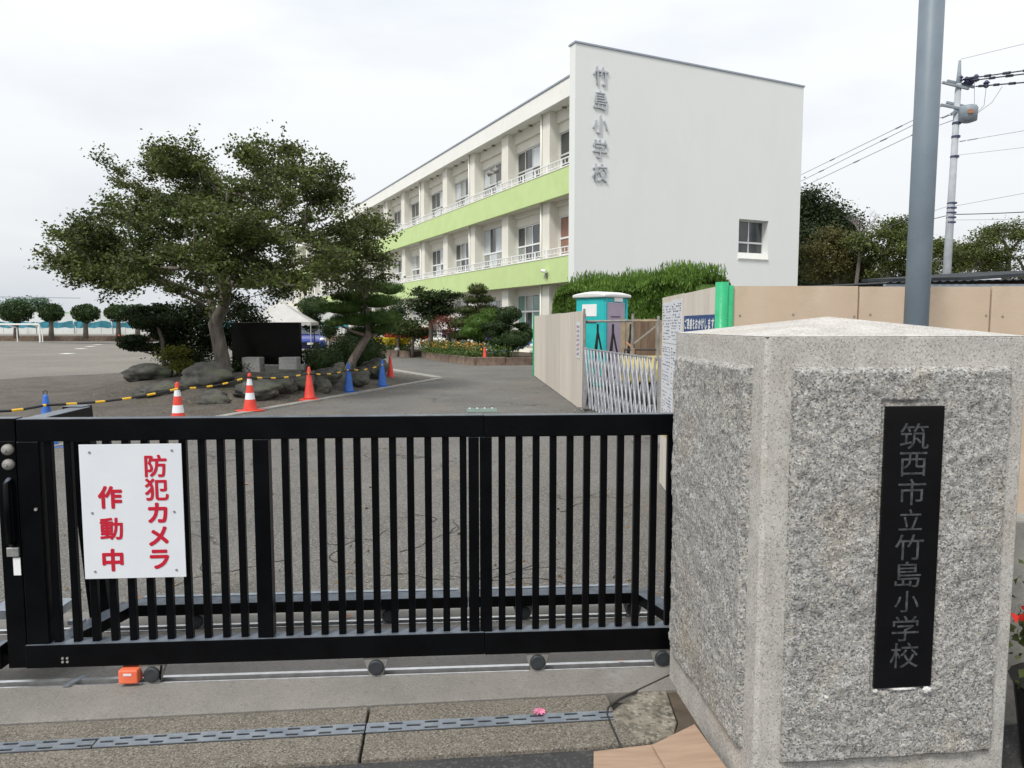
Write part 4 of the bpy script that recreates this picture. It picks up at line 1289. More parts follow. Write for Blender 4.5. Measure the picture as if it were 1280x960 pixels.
for fi, (z0, z1) in enumerate(lev):
    for k in range(-1, nb):
        ya = Y0C + PITCHC * k + .76; yb = Y0C + PITCHC * (k + 1)
        if ya < TH: ya = TH + .001
        wl_ = 1.05 if k >= 0 else .35
        P = panes_sets[wrand.randrange(6)]
        if fi == 2:
            bay(fi, ya, yb, 0, wl_, .02, 8.45, 9.98, 2, .55, P, M_alu)
        elif fi == 1:
            if k == -1: P = [M_glassr]
            if k == 1: bay(fi, ya, yb, 0, 1.0, .02, 3.62, 6.72, 2, 1.75, [M_glassc, M_glassl, M_glassl, M_glassd], M_railw)
            else: bay(fi, ya, yb, 0, wl_, .02, 4.62, 6.34, 2, .75, P, M_railw)
        else:
            if k == 0: bay(fi, ya, yb, 0, wl_, .02, .55, 3.0, 2, 1.62, [M_glassg, M_glassg, M_glassd, M_glassc], M_railw)
            elif k == 1: bay(fi, ya, yb, 0, .5, .1, .1, 2.85, 3, 2.0, [M_glassd, M_glassc, M_glassd, M_glassl], M_railw)
            else: bay(fi, ya, yb, 0, wl_, .02, .6, 3.0, 2, 1.5, P, M_railw)
boxp('partition', (XW + .21, TH + .001, -.05, XW + .3, LEN, 10.89), M_glassd, bld)
boxp('plinth', (XC + .002, TH + .001, -.1, XW - .01, LEN, .08), M_cream, bld)
# soffit vents
vm = None
for k in range(16):
    for dy in (1.6, 2.7):
        y = Y0C + PITCHC * (k - 1) + .76 + dy
        if y < .5: continue
        if vm is None:
            mb = MB(); mb.lathe([(.09, -.06), (.10, 0)], 10); o = mb.build('soffit_vent', M_bracket, bld); vm = o.data
        else: o = part('soffit_vent', vm, bld)
        o.location = (XW - .22, y, 10.895)
# projecting end block beyond the balconies (plain wall with windows)
BX = -.4
mb = MB(); mb.box(BX, SPLIT + .01, -.1, XF - .01, LEN, 6.90); mb.build('end_block_wall', M_cream, bld)
for yy0 in (66.5, 70.0, 73.5):
    o = window_obj('window', bld, 2.6, 1.6, None, [M_glassd, M_glassc, M_glassd], M_railw, mullions=2)
    o.location = (BX - .03, yy0 + 2.6, 4.4); o.rotation_euler = (0, 0, -pi / 2)
boxp('green_band_panel', (BX - .02, SPLIT + .02, 6.905, XF - .01, LEN - 4, 8.02), M_green, bld)
# security camera under the band, loudspeakers on the upper balcony
sc = empty('security_camera', (0, 0, 0), 0, 'small white security camera on the lower green band near the building corner', 'camera')
sc.location = bld.matrix_basis @ Vector((XF, 2.9, 3.85)); sc.rotation_euler = (0, 0, bA)
boxp('mount', (-.10, -.03, -.30, -.0, .03, -.02), M_bracket, sc)
mb = MB(); mb.tube([(-.16, -.14, .0), (-.16, .22, .06)], .07, 12); mb.build('camera_body', M_white, sc, bevel=.01)
mb = MB(); mb.tube([(-.16, .22, .06), (-.16, .25, .065)], .055, 12); mb.build('lens', M_bk, sc)
ls = empty('loudspeaker', (0, 0, 0), 0, 'pair of grey horn loudspeakers on the upper balcony railing', 'loudspeaker')
ls.location = bld.matrix_basis @ Vector((XF, 8.2, 9.05)); ls.rotation_euler = (0, 0, bA)
for sgn in (-1, 1):
    mb = MB(); mb.tube([(-.1, sgn * .06, 0), (-.15, sgn * .20, .03), (-.25, sgn * .42, .05)], [.03, .05, .15], 16); mb.build('horn', M_bracket, ls, smooth=True)
MB().tube([(.03, 0, -.6), (-.05, 0, 0)], .03, 8).build('bracket', M_pipe, ls)

# ------------------------------------------------------------------ cones and the striped bars
def cone_proto(kind):
    e = empty('traffic_cone', (0, 0, 0))
    body = {'striped': M_cred, 'red': M_cred, 'blue': M_cblue}[kind]
    prof = [(.125, .03), (.11, .06), (.030, .665), (.022, .69), (.010, .70)]
    def rad(z): return .112 + (z - .05) / (.66 - .05) * (.030 - .112)
    mb = MB()
    if kind == 'striped':
        zs = [(.02, .22, 0), (.22, .34, 1), (.34, .48, 0), (.48, .59, 1), (.59, .66, 0)]
        for a, b, mi in zs:
            r0 = .128 if a == .02 else rad(a); mb.lathe([(r0, a), (rad(b), b)], 24, mi=mi)
        mb.lathe([(.030, .66), (.026, .688), (.012, .70)], 24)
        mb.build('cone_body', [body, M_crefl], e, smooth=False)
    else:
        mb.lathe(prof, 28); mb.build('cone_body', body, e, smooth=True)
    q = boxp('cone_base', (-.19, -.19, 0, .19, .19, .028), body if kind != 'x' else M_cbase, e, bevel=.012)
    mb = MB(); mb.tube([(-.018, 0, .70), (-.022, 0, .735), (0, 0, .752), (.022, 0, .735), (.018, 0, .70)], .006, 6); mb.build('top_ring', M_cbase, e)
    return e
protos = {}
cones = [
    (57, None, 'blue', 'blue traffic cone at the far left behind the gate', G(57, 600)),
    (222, None, 'striped', 'red cone with two white bands just behind the notice board', None),
    (313, 514, 'striped', 'red and white banded cone in front of the large garden rocks', None),
    (387, 500, 'red', 'plain red cone beside the kerb right of the banded cones', None),
    (436, 491, 'blue', 'blue cone between the plain red cone and the next blue cone', None),
    (478, 484, 'blue', 'blue cone nearest the kerb tip next to a red cone', None),
    (488, 477, 'red', 'red cone standing behind the blue cone near the kerb tip', None),
    (606, 456, 'red', 'lone red cone at the brick planter near the hoarding', None)]
cpos = []
for px, py, kind, lab, _ in cones:
    if px == 57: p = at(57, 500, 9.3)
    elif px == 222: p = at(222, 500, 11.25)
    else: p = G(px, py)
    if kind not in protos: protos[kind] = e = cone_proto(kind)
    else: e = copy_tree(protos[kind])
    z = 0.0 if px not in (57, 222) else -.02
    e.location = (p.x, p.y, z); e.rotation_euler = (0, 0, random.uniform(0, 1.5))
    tag(e, lab, 'traffic cone', 'traffic cones'); cpos.append(Vector((p.x, p.y, z)))
protos['x'] = e = copy_tree(protos['red']); p = at(149, 425, 62); e.location = (p.x, p.y, -.028); e.scale = (1.0, 1.0, 1.0)
tag(e, 'tiny distant red cone on the far side of the school yard', 'traffic cone', 'traffic cones')
# the bars rest on the cones
bar_px = [(-60, 512), (57, 506.5), (222, 486), (309, 471.5), (386, 467), (435, 462.5), (478, 456)]
bar_pts = []
for i, (px, py) in enumerate(bar_px):
    Y = [8.2, 9.3, 11.25, 13.05, 14.97, 16.5, 18.0][i] - .13
    bar_pts.append(at(px, py, Y))
ordn = ['leftmost', 'second from left', 'third from left', 'fourth from left', 'fifth from left', 'rightmost']
for i in range(len(bar_pts) - 1):
    a, b = bar_pts[i], bar_pts[i + 1]; L = (b - a).length
    mb = MB(); n = max(4, int(L / .29)); t = 0.0; k = 0
    pts = []
    def sagp(t): q = a.lerp(b, t); q.z -= .05 * sin(pi * t); return q
    pos = 0.0; yel = False
    while pos < L:
        ln = .15 if yel else .27
        e_ = min(L, pos + ln)
        mb.tube([sagp(pos / L), sagp(e_ / L)], .017, 8, mi=1 if yel else 0); pos = e_; yel = not yel
    o = mb.build('striped_bar', [M_bk, M_by])
    tag(o, ['black and yellow bar entering the frame at the far left', 'black and yellow bar between the far left blue cone and first banded cone',
            'black and yellow bar between the two red and white banded cones', 'black and yellow bar between banded cone and plain red cone',
            'black and yellow bar between the plain red cone and a blue cone', 'black and yellow bar between the two blue cones'][i], 'cone bar', 'black and yellow bars between cones')

# catch basin cover in the drive
q = G(602, 512); e = empty('basin_cover', (q.x, q.y, 0), R(4), 'square green basin cover with pale studs in the driveway behind the gate', 'cover')
boxp('plate', (-.28, -.45, .001, .28, .15, .012), M_cover, e)
for k in range(4):
    mb = MB(); mb.lathe([(.018, 0), (.012, .012)], 8); o = mb.build('stud', M_white, e); o.location = (-.22 + k * .14, .10, .012)

# wandering cracks in the worn asphalt and a patch of old repair
crr = random.Random(12)
def crack(p, ang, ln, w):
    pts = [p]; a = ang
    for k in range(int(ln / .05)):
        a += crr.uniform(-.55, .55); a = a * .9 + ang * .1
        pts.append(pts[-1] + Vector((cos(a), sin(a))) * .05)
    mb = MB(); n = len(pts); vs = []
    for k, q in enumerate(pts):
        d = (pts[min(k + 1, n - 1)] - pts[max(k - 1, 0)]).normalized(); nn = Vector((-d.y, d.x)); ww = w * crr.uniform(.4, 1.3) * (1 - .7 * k / n)
        vs += [(*(q + nn * ww), .004), (*(q - nn * ww), .004)]
    mb.add(vs, [(2 * k, 2 * k + 1, 2 * k + 3, 2 * k + 2) for k in range(n - 1)])
    return mb, pts
for (px, py, an, ln) in ((470, 720, .1, 1.3), (470, 700, 1.3, .9), (500, 690, .5, 1.1), (560, 720, -.1, .9), (430, 706, 2.6, 1.0), (540, 660, 1.9, .8), (640, 724, .2, .8), (365, 700, 3.0, .9), (300, 590, .1, 1.8), (700, 640, .3, 1.2), (720, 490, .5, 2.6), (330, 560, 3.0, 2.0)):
    g_ = G(px, py); mb, pts = crack(Vector((g_.x, g_.y)), an, ln, .0055)
    tag(mb.build('asphalt_crack', M_darkgap), kind='structure')
    if ln < 1.5:
        mb, _ = crack(pts[len(pts) // 2], an + 1.1, ln * .5, .004); tag(mb.build('asphalt_crack', M_darkgap), kind='structure')
# small dead leaves and grit lying about the island edge and along the apron
lt = np.random.default_rng(55); P = []
for _ in range(420):
    t = lt.random(); q = KA + (KB - KA) * t; P.append((q.x - abs(lt.normal()) * 1.6 + .25, q.y + lt.normal() * .8, .014))
for _ in range(160):
    q = GP(lt.uniform(-4, 1.6), AB + abs(lt.normal()) * .5); P.append((q.x, q.y, .008))
for _ in range(120): P.append((lt.uniform(-6, 1.0), lt.uniform(4.5, 13), .008))
lit = leaf_mesh('leaf_litter', np.array(P), .032, pm('litter', (.16, .09, .045), (.30, .19, .09), island=2.0, rough=.9), None, lt, .7, axis=np.tile([1.0, 0, 0], (len(P), 1)), jit=.8, cup=.05, up=1)
for v in lit.data.vertices: pass
tag(lit, 'small dead leaves scattered along the island kerb and the drive', 'leaf litter', kind='stuff')

# ------------------------------------------------------------------ garden island: rocks, monument, trees
rocks = [  # px centre, base py, width px, height px, Y, label
    (185, 492, 62, 34, 17.0, 'large dark rock at the left end of the garden island'),
    (262, 502, 72, 44, 15.6, 'biggest rounded mossy rock below the maple trunk'),
    (200, 504, 66, 20, 15.2, 'low flat rock in front of the left rock'),
    (268, 508, 42, 14, 14.4, 'small pale rock behind the banded cone'),
    (325, 505, 60, 26, 14.9, 'wide low rock right of the banded cone'),
    (352, 500, 36, 28, 15.3, 'squarish upright rock left of the plain red cone'),
    (377, 500, 32, 26, 15.8, 'squarish rock directly behind the plain red cone'),
    (412, 494, 36, 32, 16.5, 'upright dark rock left of the first blue cone'),
    (405, 500, 22, 18, 15.9, 'low rock between red cone and blue cone'),
    (448, 488, 30, 16, 17.2, 'small rock between the two blue cones'),
    (470, 479, 34, 28, 18.6, 'rock leaning at the foot of the pine'),
    (452, 478, 24, 12, 18.4, 'thin flat rock under the leaning pine'),
    (240, 478, 40, 16, 17.6, 'rock half hidden beneath the small cloud pine'),
    (425, 476, 24, 18, 18.6, 'grey rock left of the leaning pine trunk')]
for i, (px, py, w, h, Y, lab) in enumerate(rocks):
    p = at(px, py, Y); ww = w / 900 * Y / 2; hh_ = h / 900 * Y
    zb_ = mz(p.x, Y) - .05
    ztop = at(px, py - h, Y).z
    zc = (ztop + zb_) / 2; hz = max(.14, (ztop - zb_) / 2)
    o = lump('garden_rock', (0, 0, 0), (ww * 1.0, ww * random.uniform(.6, .8), hz * 1.38), M_rock, None, i + 1, .34, 4, 1.0, rot=random.uniform(-.3, .3))
    o.location = (p.x, Y, zc)
    tag(o, lab, 'rock', 'rocks edging the garden island')

mt = empty('stone_monument', ((-7.15 - 5.43) / 2, 18.5, mz(-6.3, 18.5)), R(0), 'wide black stone monument slab under the trees', 'monument')
boxp('slab', (-.87, -.10, .12, .87, .10, 1.62 - mz(-6.3, 18.5)), M_monu, mt, bevel=.012)
boxp('base_stone', (-1.0, -.22, -.1, 1.0, .22, .14), M_block, mt, bevel=.02)
for px, lab in ((315, 'left grey granite block in front of the black monument'), (361, 'right grey granite block in front of the black monument')):
    p = at(px, 447, 17.8)
    o = boxp('granite_block', (p.x - .22, 17.7, mz(p.x, 17.8) - .05, p.x + .22, 18.05, .76), M_block, None, bevel=.012); tag(o, lab, 'stone block', 'granite blocks before the monument')
p = at(352, 466, 16.9)
mb = MB(); mb.box(-.45, -.25, -.05, .45, .25, .03); o = mb.build('inscribed_slab', M_rock, bevel=.01); o.location = (p.x, 16.9, .40); o.rotation_euler = (R(18), 0, 0)
tag(o, 'low grey slab lying tilted before the monument blocks', 'stone slab')

def in_poly(x, y, poly):
    c = False; n = len(poly)
    for i in range(n):
        x1, y1 = poly[i]; x2, y2 = poly[(i + 1) % n]
        if (y1 > y) != (y2 > y) and x < (x2 - x1) * (y - y1) / (y2 - y1) + x1: c = not c
    return c
# the big maple
mrg = np.random.default_rng(5)
YT = 17.3
outline = [(62, 318), (80, 288), (118, 262), (135, 238), (170, 205), (200, 178), (232, 185), (262, 200), (300, 196), (338, 178), (372, 180), (392, 208),
           (428, 212), (452, 240), (470, 275), (492, 318), (497, 352), (480, 382), (445, 376), (405, 352), (350, 362), (322, 384), (296, 372), (268, 388), (232, 372),
           (190, 372), (155, 366), (118, 384), (80, 372), (96, 350), (66, 342)]
att = []
while len(att) < 640:
    x = mrg.uniform(60, 500); y = mrg.uniform(170, 392)
    if not in_poly(x, y, outline): continue
    rx = (x - 280) / 225; ry = (y - 315) / 150
    dep = sqrt(max(0, 1 - rx * rx - ry * ry * .8)) * 3.4
    d = mrg.uniform(-1, 1); d = math.copysign(abs(d) ** .6, d) * dep
    q = at(285 + (x - 285) * (.86 if x < 285 else .92), 300 + (y - 300) * .90, YT + d)
    for k in range(int(mrg.uniform(3, 8))):
        w = mrg.normal(size=3) * np.array([.30, .30, .15])
        att.append((q.x + w[0], q.y + w[1], q.z + w[2]))
att = np.array(att)
mp = empty('maple_tree', (0, 0, 0), 0, 'big spreading maple tree with grey forked trunk on the garden island', 'tree')
def A(px, py, dy=0):
    q = at(px, py, YT); return (q.x, q.y + dy, q.z)
tb = at(281, 470, YT)
trunk = [[(tb.x, YT, mz(tb.x, YT) - .1), A(279, 455), A(274, 430), A(268, 405, .05), A(264, 390, .1), A(258, 372, .2), A(240, 330, .5), A(225, 290, .3), A(215, 240, .1)],
         [A(268, 405), A(283, 385, -.2), A(296, 355, -.5), A(320, 320, -.4), A(345, 270, -.2), A(360, 225, 0)],
         [A(283, 385, -.2), A(270, 340, .2), A(280, 290, .2), A(282, 240, .1)],
         [A(258, 372, .2), A(215, 350, -.6), A(160, 335, -.8), A(110, 330, -.5)],
         [A(296, 355, -.5), A(350, 335, .3), A(410, 310, .4), A(450, 320, .3)],
         [A(264, 390, .1), A(240, 365, -1.0), A(220, 340, -1.9)],
         [A(283, 385, -.2), A(310, 365, 1.0), A(340, 330, 1.9)]]
nod, par, rad = grow(trunk, att, mrg, .28, rtip=.006, rtrunk=.165, kr=.5)
wood_mesh('trunk', nod, par, rad, M_bark, mp, flare=1.3)
LP = []; twm = MB(); ctr = np.array(at(280, 345, YT))
for a in att:
    out = (a - ctr); out /= np.linalg.norm(out) + 1e-6
    full = mrg.uniform(.45, 1.5)
    for k in range(int(3 + 5 * full)):
        d = mrg.normal(size=3) * np.array([1, 1, .45]) + out * .55 + np.array([0, 0, .12]); d /= np.linalg.norm(d)
        ln = mrg.uniform(.18, .50)
        e1 = a + d * ln * .55 + np.array([0, 0, .03]); e2 = a + d * ln + np.array([0, 0, -.03])
        twm.tube([a, e1, e2], [.0055, .004, .0022], 3, caps=False)
        m = int(ln * 66); t = mrg.uniform(.1, 1.08, m)[:, None]
        LP.append(a + d * ln * t + mrg.normal(size=(m, 3)) * np.array([.075, .075, .045]))
tw_ = twm.build('twigs', M_bark, mp); tw_['kind'] = 'stuff'
LP = np.vstack(LP)
leaf_mesh('crown', LP, .070, L_maple, mp, mrg, .72, up=.45)
# a few stray tip sprays beyond the crown, as bare arching twigs with small leaves
for (x, y) in ((90, 232), (76, 352), (345, 172), (185, 186), (430, 222)):
    pass

def tree(name, label, cat, base, trunk_pts, attract, lmat, wmat, rt, leafn, lr, lsize, asp, rng, group=None, up=.3, flat=.4, kr=.5, minr=0, rtip=.006):
    e = empty(name, (0, 0, 0), 0, label, cat, group)
    nd, pr, rd = grow(trunk_pts, attract, rng, .3, rtip=rtip, rtrunk=rt, kr=kr)
    wood_mesh('trunk', nd, pr, rd, wmat, e, minr=minr)
    P = []
    for a in attract:
        n = int(rng.uniform(.6, 1.4) * leafn); r = rng.uniform(.7, 1.3) * lr
        P.append(a + rng.normal(size=(n, 3)) * np.array([r, r, r * flat]))
    leaf_mesh('crown', np.vstack(P), lsize, lmat, e, rng, asp, up=up)
    return e
def blob_attr(c, r, n, rng, hollow=.5):
    m = max(3, n // 4); u = ico_pts(m, rng); k = hollow + (1 - hollow) * rng.random(m) ** .6
    P = np.array(c) + u * np.array(r) * k[:, None]
    P = P[rng.integers(0, m, n)] + rng.normal(size=(n, 3)) * np.array(r) * np.array([.17, .17, .10])
    return P

# dark evergreen behind the maple trunk
g2 = np.random.default_rng(8)
def px_tree(name, label, px, py, w, h, Y, base_py, lmat, rng, n=70, leafn=90, lr=.22, lsize=.07, asp=.6, rt=.07, cat='shrub', group=None, wmat=M_bark, hollow=.45, zbase=None):
    """crown centred on the pixel (px, py) w x h wide at distance Y"""
    c = at(px, py, Y); rx = w / 1800 * Y; rz = h / 1800 * Y
    zb = zbase if zbase is not None else (mz(c.x, Y) if 12 < Y < 22 and c.x < -2 else 0)
    a = blob_attr((c.x, Y, c.z), (rx * .85, rx * .8, rz * .85), n, rng, hollow)
    a[:, 2] = np.maximum(a[:, 2], zb + .12)
    tp = [[(c.x, Y, zb - .05), (c.x + .03, Y, (zb + c.z) / 2), (c.x, Y, c.z)]]
    return tree(name, label, cat, None, tp, a, lmat, wmat, rt, leafn, lr, lsize, asp, rng, group, kr=.5)
px_tree('evergreen_shrub', 'dark evergreen filling the space left of the maple trunk', 236, 415, 66, 110, 18.6, 470, L_dark, g2, 90, 150, .22, .075)
px_tree('evergreen_shrub', 'dense dark evergreen behind the monument and maple trunk', 296, 400, 62, 80, 19.6, 470, L_dark, g2, 60, 95, .20, .08)
px_tree('yellow_green_shrub', 'small yellow green shrub at the left foot of the maple', 224, 448, 32, 36, 17.2, 470, L_yelgr, g2, 40, 120, .12, .05, rt=.03)
px_tree('low_shrub', 'low dark ground shrub between maple trunk and yellow green shrub', 250, 460, 54, 22, 17.9, 470, L_dark, g2, 40, 120, .14, .06, rt=.03)
# rounded clipped shrubs right of the monument
def clipped(name, label, pads_px, Y, mat, dens=700, size=.06, asp=.5, trunk_px=None, wmat=M_bark, rt=.05, cat='shrub', group=None, outw=False, zb=None, rng=None, jit=.5, bottom=-1, branch=True):
    rng = rng or np.random.default_rng(abs(hash(label)) % 1000 if False else len(label) * 7 + int(Y))
    e = empty(name, (0, 0, 0), 0, label, cat, group)
    pads = []
    for (px, py, w, h, *dy) in pads_px:
        YY = Y + (dy[0] if dy else 0)
        c = at(px, py, YY); pads.append(((c.x, c.y, c.z), (w / 1800 * YY, w / 1800 * YY * .85, h / 1800 * YY)))
    foliage_pads(e, pads, mat, rng, dens, size, asp, axis_out=outw, jit=jit, bottom=bottom)
    zb = zb if zb is not None else (mz(pads[0][0][0], Y) if 12 < Y < 22 and pads[0][0][0] < -2 else 0)
    if trunk_px:
        pts = []
        for (x, y) in trunk_px: q = at(x, y, Y); pts.append((q.x, q.y, q.z))
        pts[0] = (pts[0][0], pts[0][1], min(pts[0][2], zb) - .05)
        line = pts
    else:
        c = pads[0][0]; line = [(c[0], c[1], zb - .05), (c[0], c[1], c[2])]
    mb = MB(); n = len(line); mb.tube(line, [rt * (1 - .55 * i / max(1, n - 1)) for i in range(n)], 10)
    if branch:
        la = np.array(line)
        for c, r in pads:
            c = np.array(c); q = la.copy(); d = np.linalg.norm(q - c, axis=1) + np.where(q[:, 2] > c[2], 1.0, 0); j = int(np.argmin(d))
            a = q[j]; m = (a + c) / 2 + np.array([0, 0, -.04])
            mb.tube([a, m, c], [rt * .45, rt * .3, rt * .18], 6)
    mb.build('trunk', wmat, e, smooth=True)
    return e
clipped('clipped_shrub', 'round clipped dark shrub right of the black monument', [(402, 452, 56, 46)], 18.9, L_topi, 900, .06)
clipped('clipped_shrub', 'large dome of dark clipped foliage behind the leaning pine trunk', [(455, 440, 58, 60), (434, 438, 44, 44, .3)], 19.8, L_topi, 900, .065)
# leaning pine with layered needle pads
clipped('garden_pine', 'Japanese black pine with leaning trunk and layered needle pads', [
    (452, 400, 76, 22, .2), (428, 386, 62, 18, 0), (470, 378, 66, 20, .3), (480, 398, 44, 22, -.3), (440, 372, 50, 18, .5),
    (478, 412, 40, 16, .1), (420, 404, 30, 12, -.3), (456, 416, 50, 18, .4), (488, 362, 36, 18, .4), (462, 358, 50, 18, .6)], 18.2, L_pine, 1500, .11, .10,
    trunk_px=[(431, 474), (440, 452), (452, 432), (460, 420), (462, 400), (456, 380), (458, 362)], wmat=M_barkp, rt=.12, cat='tree', outw=True, jit=.45, bottom=-.35)
# small cloud pruned pine at the left end
clipped('cloud_pruned_pine', 'small dark cloud pruned tree at the left end of the island', [
    (185, 402, 44, 24), (166, 425, 40, 13, -.1), (180, 434, 50, 11, .1), (205, 416, 34, 20, .3), (198, 388, 40, 18, .3), (160, 432, 26, 8, -.2), (172, 390, 30, 14, .2), (212, 400, 36, 20)],
    17.6, L_dark, 1100, .07, .5, trunk_px=[(207, 470), (204, 445), (203, 425), (196, 405), (190, 390)], rt=.06, cat='tree', rng=np.random.default_rng(31))
# low plants along the rocks
px_tree('low_shrub', 'bright grassy clump between the banded cone and plain red cone', 328, 487, 34, 18, 15.4, 500, L_azal, g2, 24, 90, .08, .06, rt=.02)
px_tree('low_shrub', 'ground shrub left of the granite blocks', 300, 468, 50, 12, 18.0, 500, L_dark, g2, 24, 90, .12, .06, rt=.02)

# ------------------------------------------------------------------ tent, car and topiary behind the island
te = empty('event_tent', (-11.2, 35, 0), R(8), 'white peaked canvas event tent behind the monument', 'tent')
zE = 1.66; hp = 1.62
mb = MB(); nseg = 10
pts = []
top = (0, 0, 2.70)
cr_ = [(-hp, -hp), (hp, -hp), (hp, hp), (-hp, hp)]
vs = [top]; fs = []
for k in range(4):
    a = Vector(cr_[k]); b = Vector(cr_[(k + 1) % 4])
    for i in range(nseg): 
        q = a.lerp(b, i / nseg); vs.append((q.x, q.y, zE - .03 * sin(pi * i / nseg)))
n = len(vs) - 1
mid = []
for k in range(n):
    x, y, z = vs[k + 1]; mid.append((x * .5, y * .5, (z + 2.70) / 2 - .05))
vs += mid
for k in range(n):
    k2 = (k + 1) % n
    fs.append((1 + n + k, 1 + k, 1 + k2, 1 + n + k2)); fs.append((0, 1 + n + k, 1 + n + k2))
mb.add(vs, fs); mb.build('roof_canvas', M_tent, te)
mb = MB()
for k in range(4):
    a = Vector(cr_[k]); b = Vector(cr_[(k + 1) % 4]); m_ = 14
    for i in range(m_):
        p, q = a.lerp(b, i / m_), a.lerp(b, (i + 1) / m_); c2_ = a.lerp(b, (i + .5) / m_)
        mb.add([(p.x * 1.004, p.y * 1.004, zE - .01), (q.x * 1.004, q.y * 1.004, zE - .01), (q.x * 1.004, q.y * 1.004, zE - .13), (c2_.x * 1.004, c2_.y * 1.004, zE - .19), (p.x * 1.004, p.y * 1.004, zE - .13)], [(0, 1, 2, 3, 4)])
mb.build('scalloped_valance', M_tent, te)
for (x, y) in cr_: MB().tube([(x, y, 0), (x, y, zE)], .022, 8).build('pole', M_silver, te)

car = empty('blue_car', (-11.55, 41.5, 0), R(14), 'small blue hatchback parked facing the camera behind the tent', 'car')
# local: front towards -y
def loft(sections, mat, name, parent, bevel=0):
    """sections: list of (y, half width bottom, half width top, z bottom, z top)"""
    mb = MB(); n = len(sections)
    for (y, wb, wt, z0, z1) in sections: mb.v += [(-wb, y, z0), (wb, y, z0), (wb * 1.0, y, (z0 + z1) / 2), (wt, y, z1), (-wt, y, z1), (-wb, y, (z0 + z1) / 2)]
    for i in range(n - 1):
        for k in range(6): mb.f.append((i * 6 + k, i * 6 + (k + 1) % 6, (i + 1) * 6 + (k + 1) % 6, (i + 1) * 6 + k))
    mb.f.append(tuple(range(5, -1, -1))); mb.f.append(tuple((n - 1) * 6 + k for k in range(6)))
    mb.mi = [0] * len(mb.f)
    return mb.build(name, mat, parent, smooth=False, bevel=bevel)
loft([(-1.95, .70, .62, .30, .62), (-1.80, .82, .74, .20, .76), (-1.0, .85, .76, .18, .95), (.0, .85, .78, .18, .98), (1.2, .85, .78, .18, 1.0), (1.85, .82, .72, .25, .98), (1.95, .75, .66, .32, .9)], M_carb, 'body', car, bevel=.05)
cab = loft([(-1.05, .72, .70, .93, .95), (-.35, .72, .56, .95, 1.44), (.4, .72, .57, .97, 1.51), (1.3, .72, .56, .97, 1.46), (1.85, .70, .62, .95, 1.0)], M_carb, 'cabin', car, bevel=.03)
mb = MB(); mb.add([(-.66, -1.02, .975), (.66, -1.02, .975), (.52, -.40, 1.42), (-.52, -.40, 1.42)], [(0, 1, 2, 3)]); o = mb.build('windscreen', M_carg, car); o.location = (0, -.035, .012)
for sx in (-1, 1):
    mb = MB(); mb.add([(sx * .72, -.85, 1.0), (sx * .72, 1.5, 1.0), (sx * .585, 1.1, 1.42), (sx * .575, -.30, 1.40)], [(0, 1, 2, 3)]); o = mb.build('side_window', M_carg, car); o.location = (sx * .03, 0, 0)
    lump('headlight', (sx * .60, -1.80, .70), (.17, .14, .10), M_chrome, car, 2, .05, 2)
    lump('mirror', (sx * .92, -.75, 1.02), (.10, .06, .07), M_carb, car, 2, .03, 2)
    for yy in (-1.2, 1.25):
        w = MB().tube([(sx * .72, yy, .30), (sx * .87, yy, .30)], .30, 20).build('wheel', M_rubber, car, bevel=.02)
        MB().tube([(sx * .80, yy, .30), (sx * .885, yy, .30)], .18, 12).build('rim', M_silver, w)
boxp('grille', (-.45, -1.975, .36, .45, -1.93, .56), M_bk, car, bevel=.01)
boxp('number_plate', (-.17, -1.985, .42, .17, -1.976, .54), M_white, car)
clipped('topiary_tree', 'dark flattened round tree crown above and right of the tent', [(392, 383, 40, 26), (388, 402, 30, 26, .2)], 36.5, L_topi, 320, .11)
clipped('clipped_shrub', 'low dark shrub beside the blue car', [(412, 412, 24, 22)], 38.0, L_topi, 300, .11)

# ------------------------------------------------------------------ planted beds before the school
def bed(pts, back, name_lab, h=.30):
    e = empty('planter_bed', (0, 0, 0), 0, name_lab, 'planter')
    for a, b in zip(pts[:-1], pts[1:]):
        d = b - a; L = d.length; n = max(1, int(round(L / .9)))
        for i in range(n):
            p = a.lerp(b, i / n); q = a.lerp(b, (i + 1) / n); dd = q - p
            mb = MB(); mb.box(.006, -.09, -.05, dd.length - .006, .09, h + random.uniform(-.012, .012)); o = mb.build('edging_block', M_edge, e, bevel=.012, seg=1)
            o.location = (p.x, p.y, 0); o.rotation_euler = (0, 0, atan2(dd.y, dd.x))
    poly = [(p.x, p.y + .08) for p in pts] + [(p[0], p[1]) for p in back]
    MB().prism(poly, -.04, h - .06).build('soil', M_soil, e)
    return e
bed([Vector((-8.2, 37.5, 0)), Vector((-6.35, 35.6, 0)), Vector((-4.75, 33.9, 0))], [(-4.2, 36.5), (-6, 40), (-8.2, 41)], 'brick edged planter bed with yellow flowers at the left', .30)
bed([Vector((-4.15, 33.6, 0)), Vector((-2.9, 30.3, 0)), Vector((-1.35, 27.35, 0)), Vector((.85, 27.6, 0)), Vector((3.0, 27.8, 0))], [(3.0, 30), (.3, 34.5), (-3.4, 38.5)], 'long brick edged planter bed behind the lone red cone', .30)
fr_ = np.random.default_rng(17)
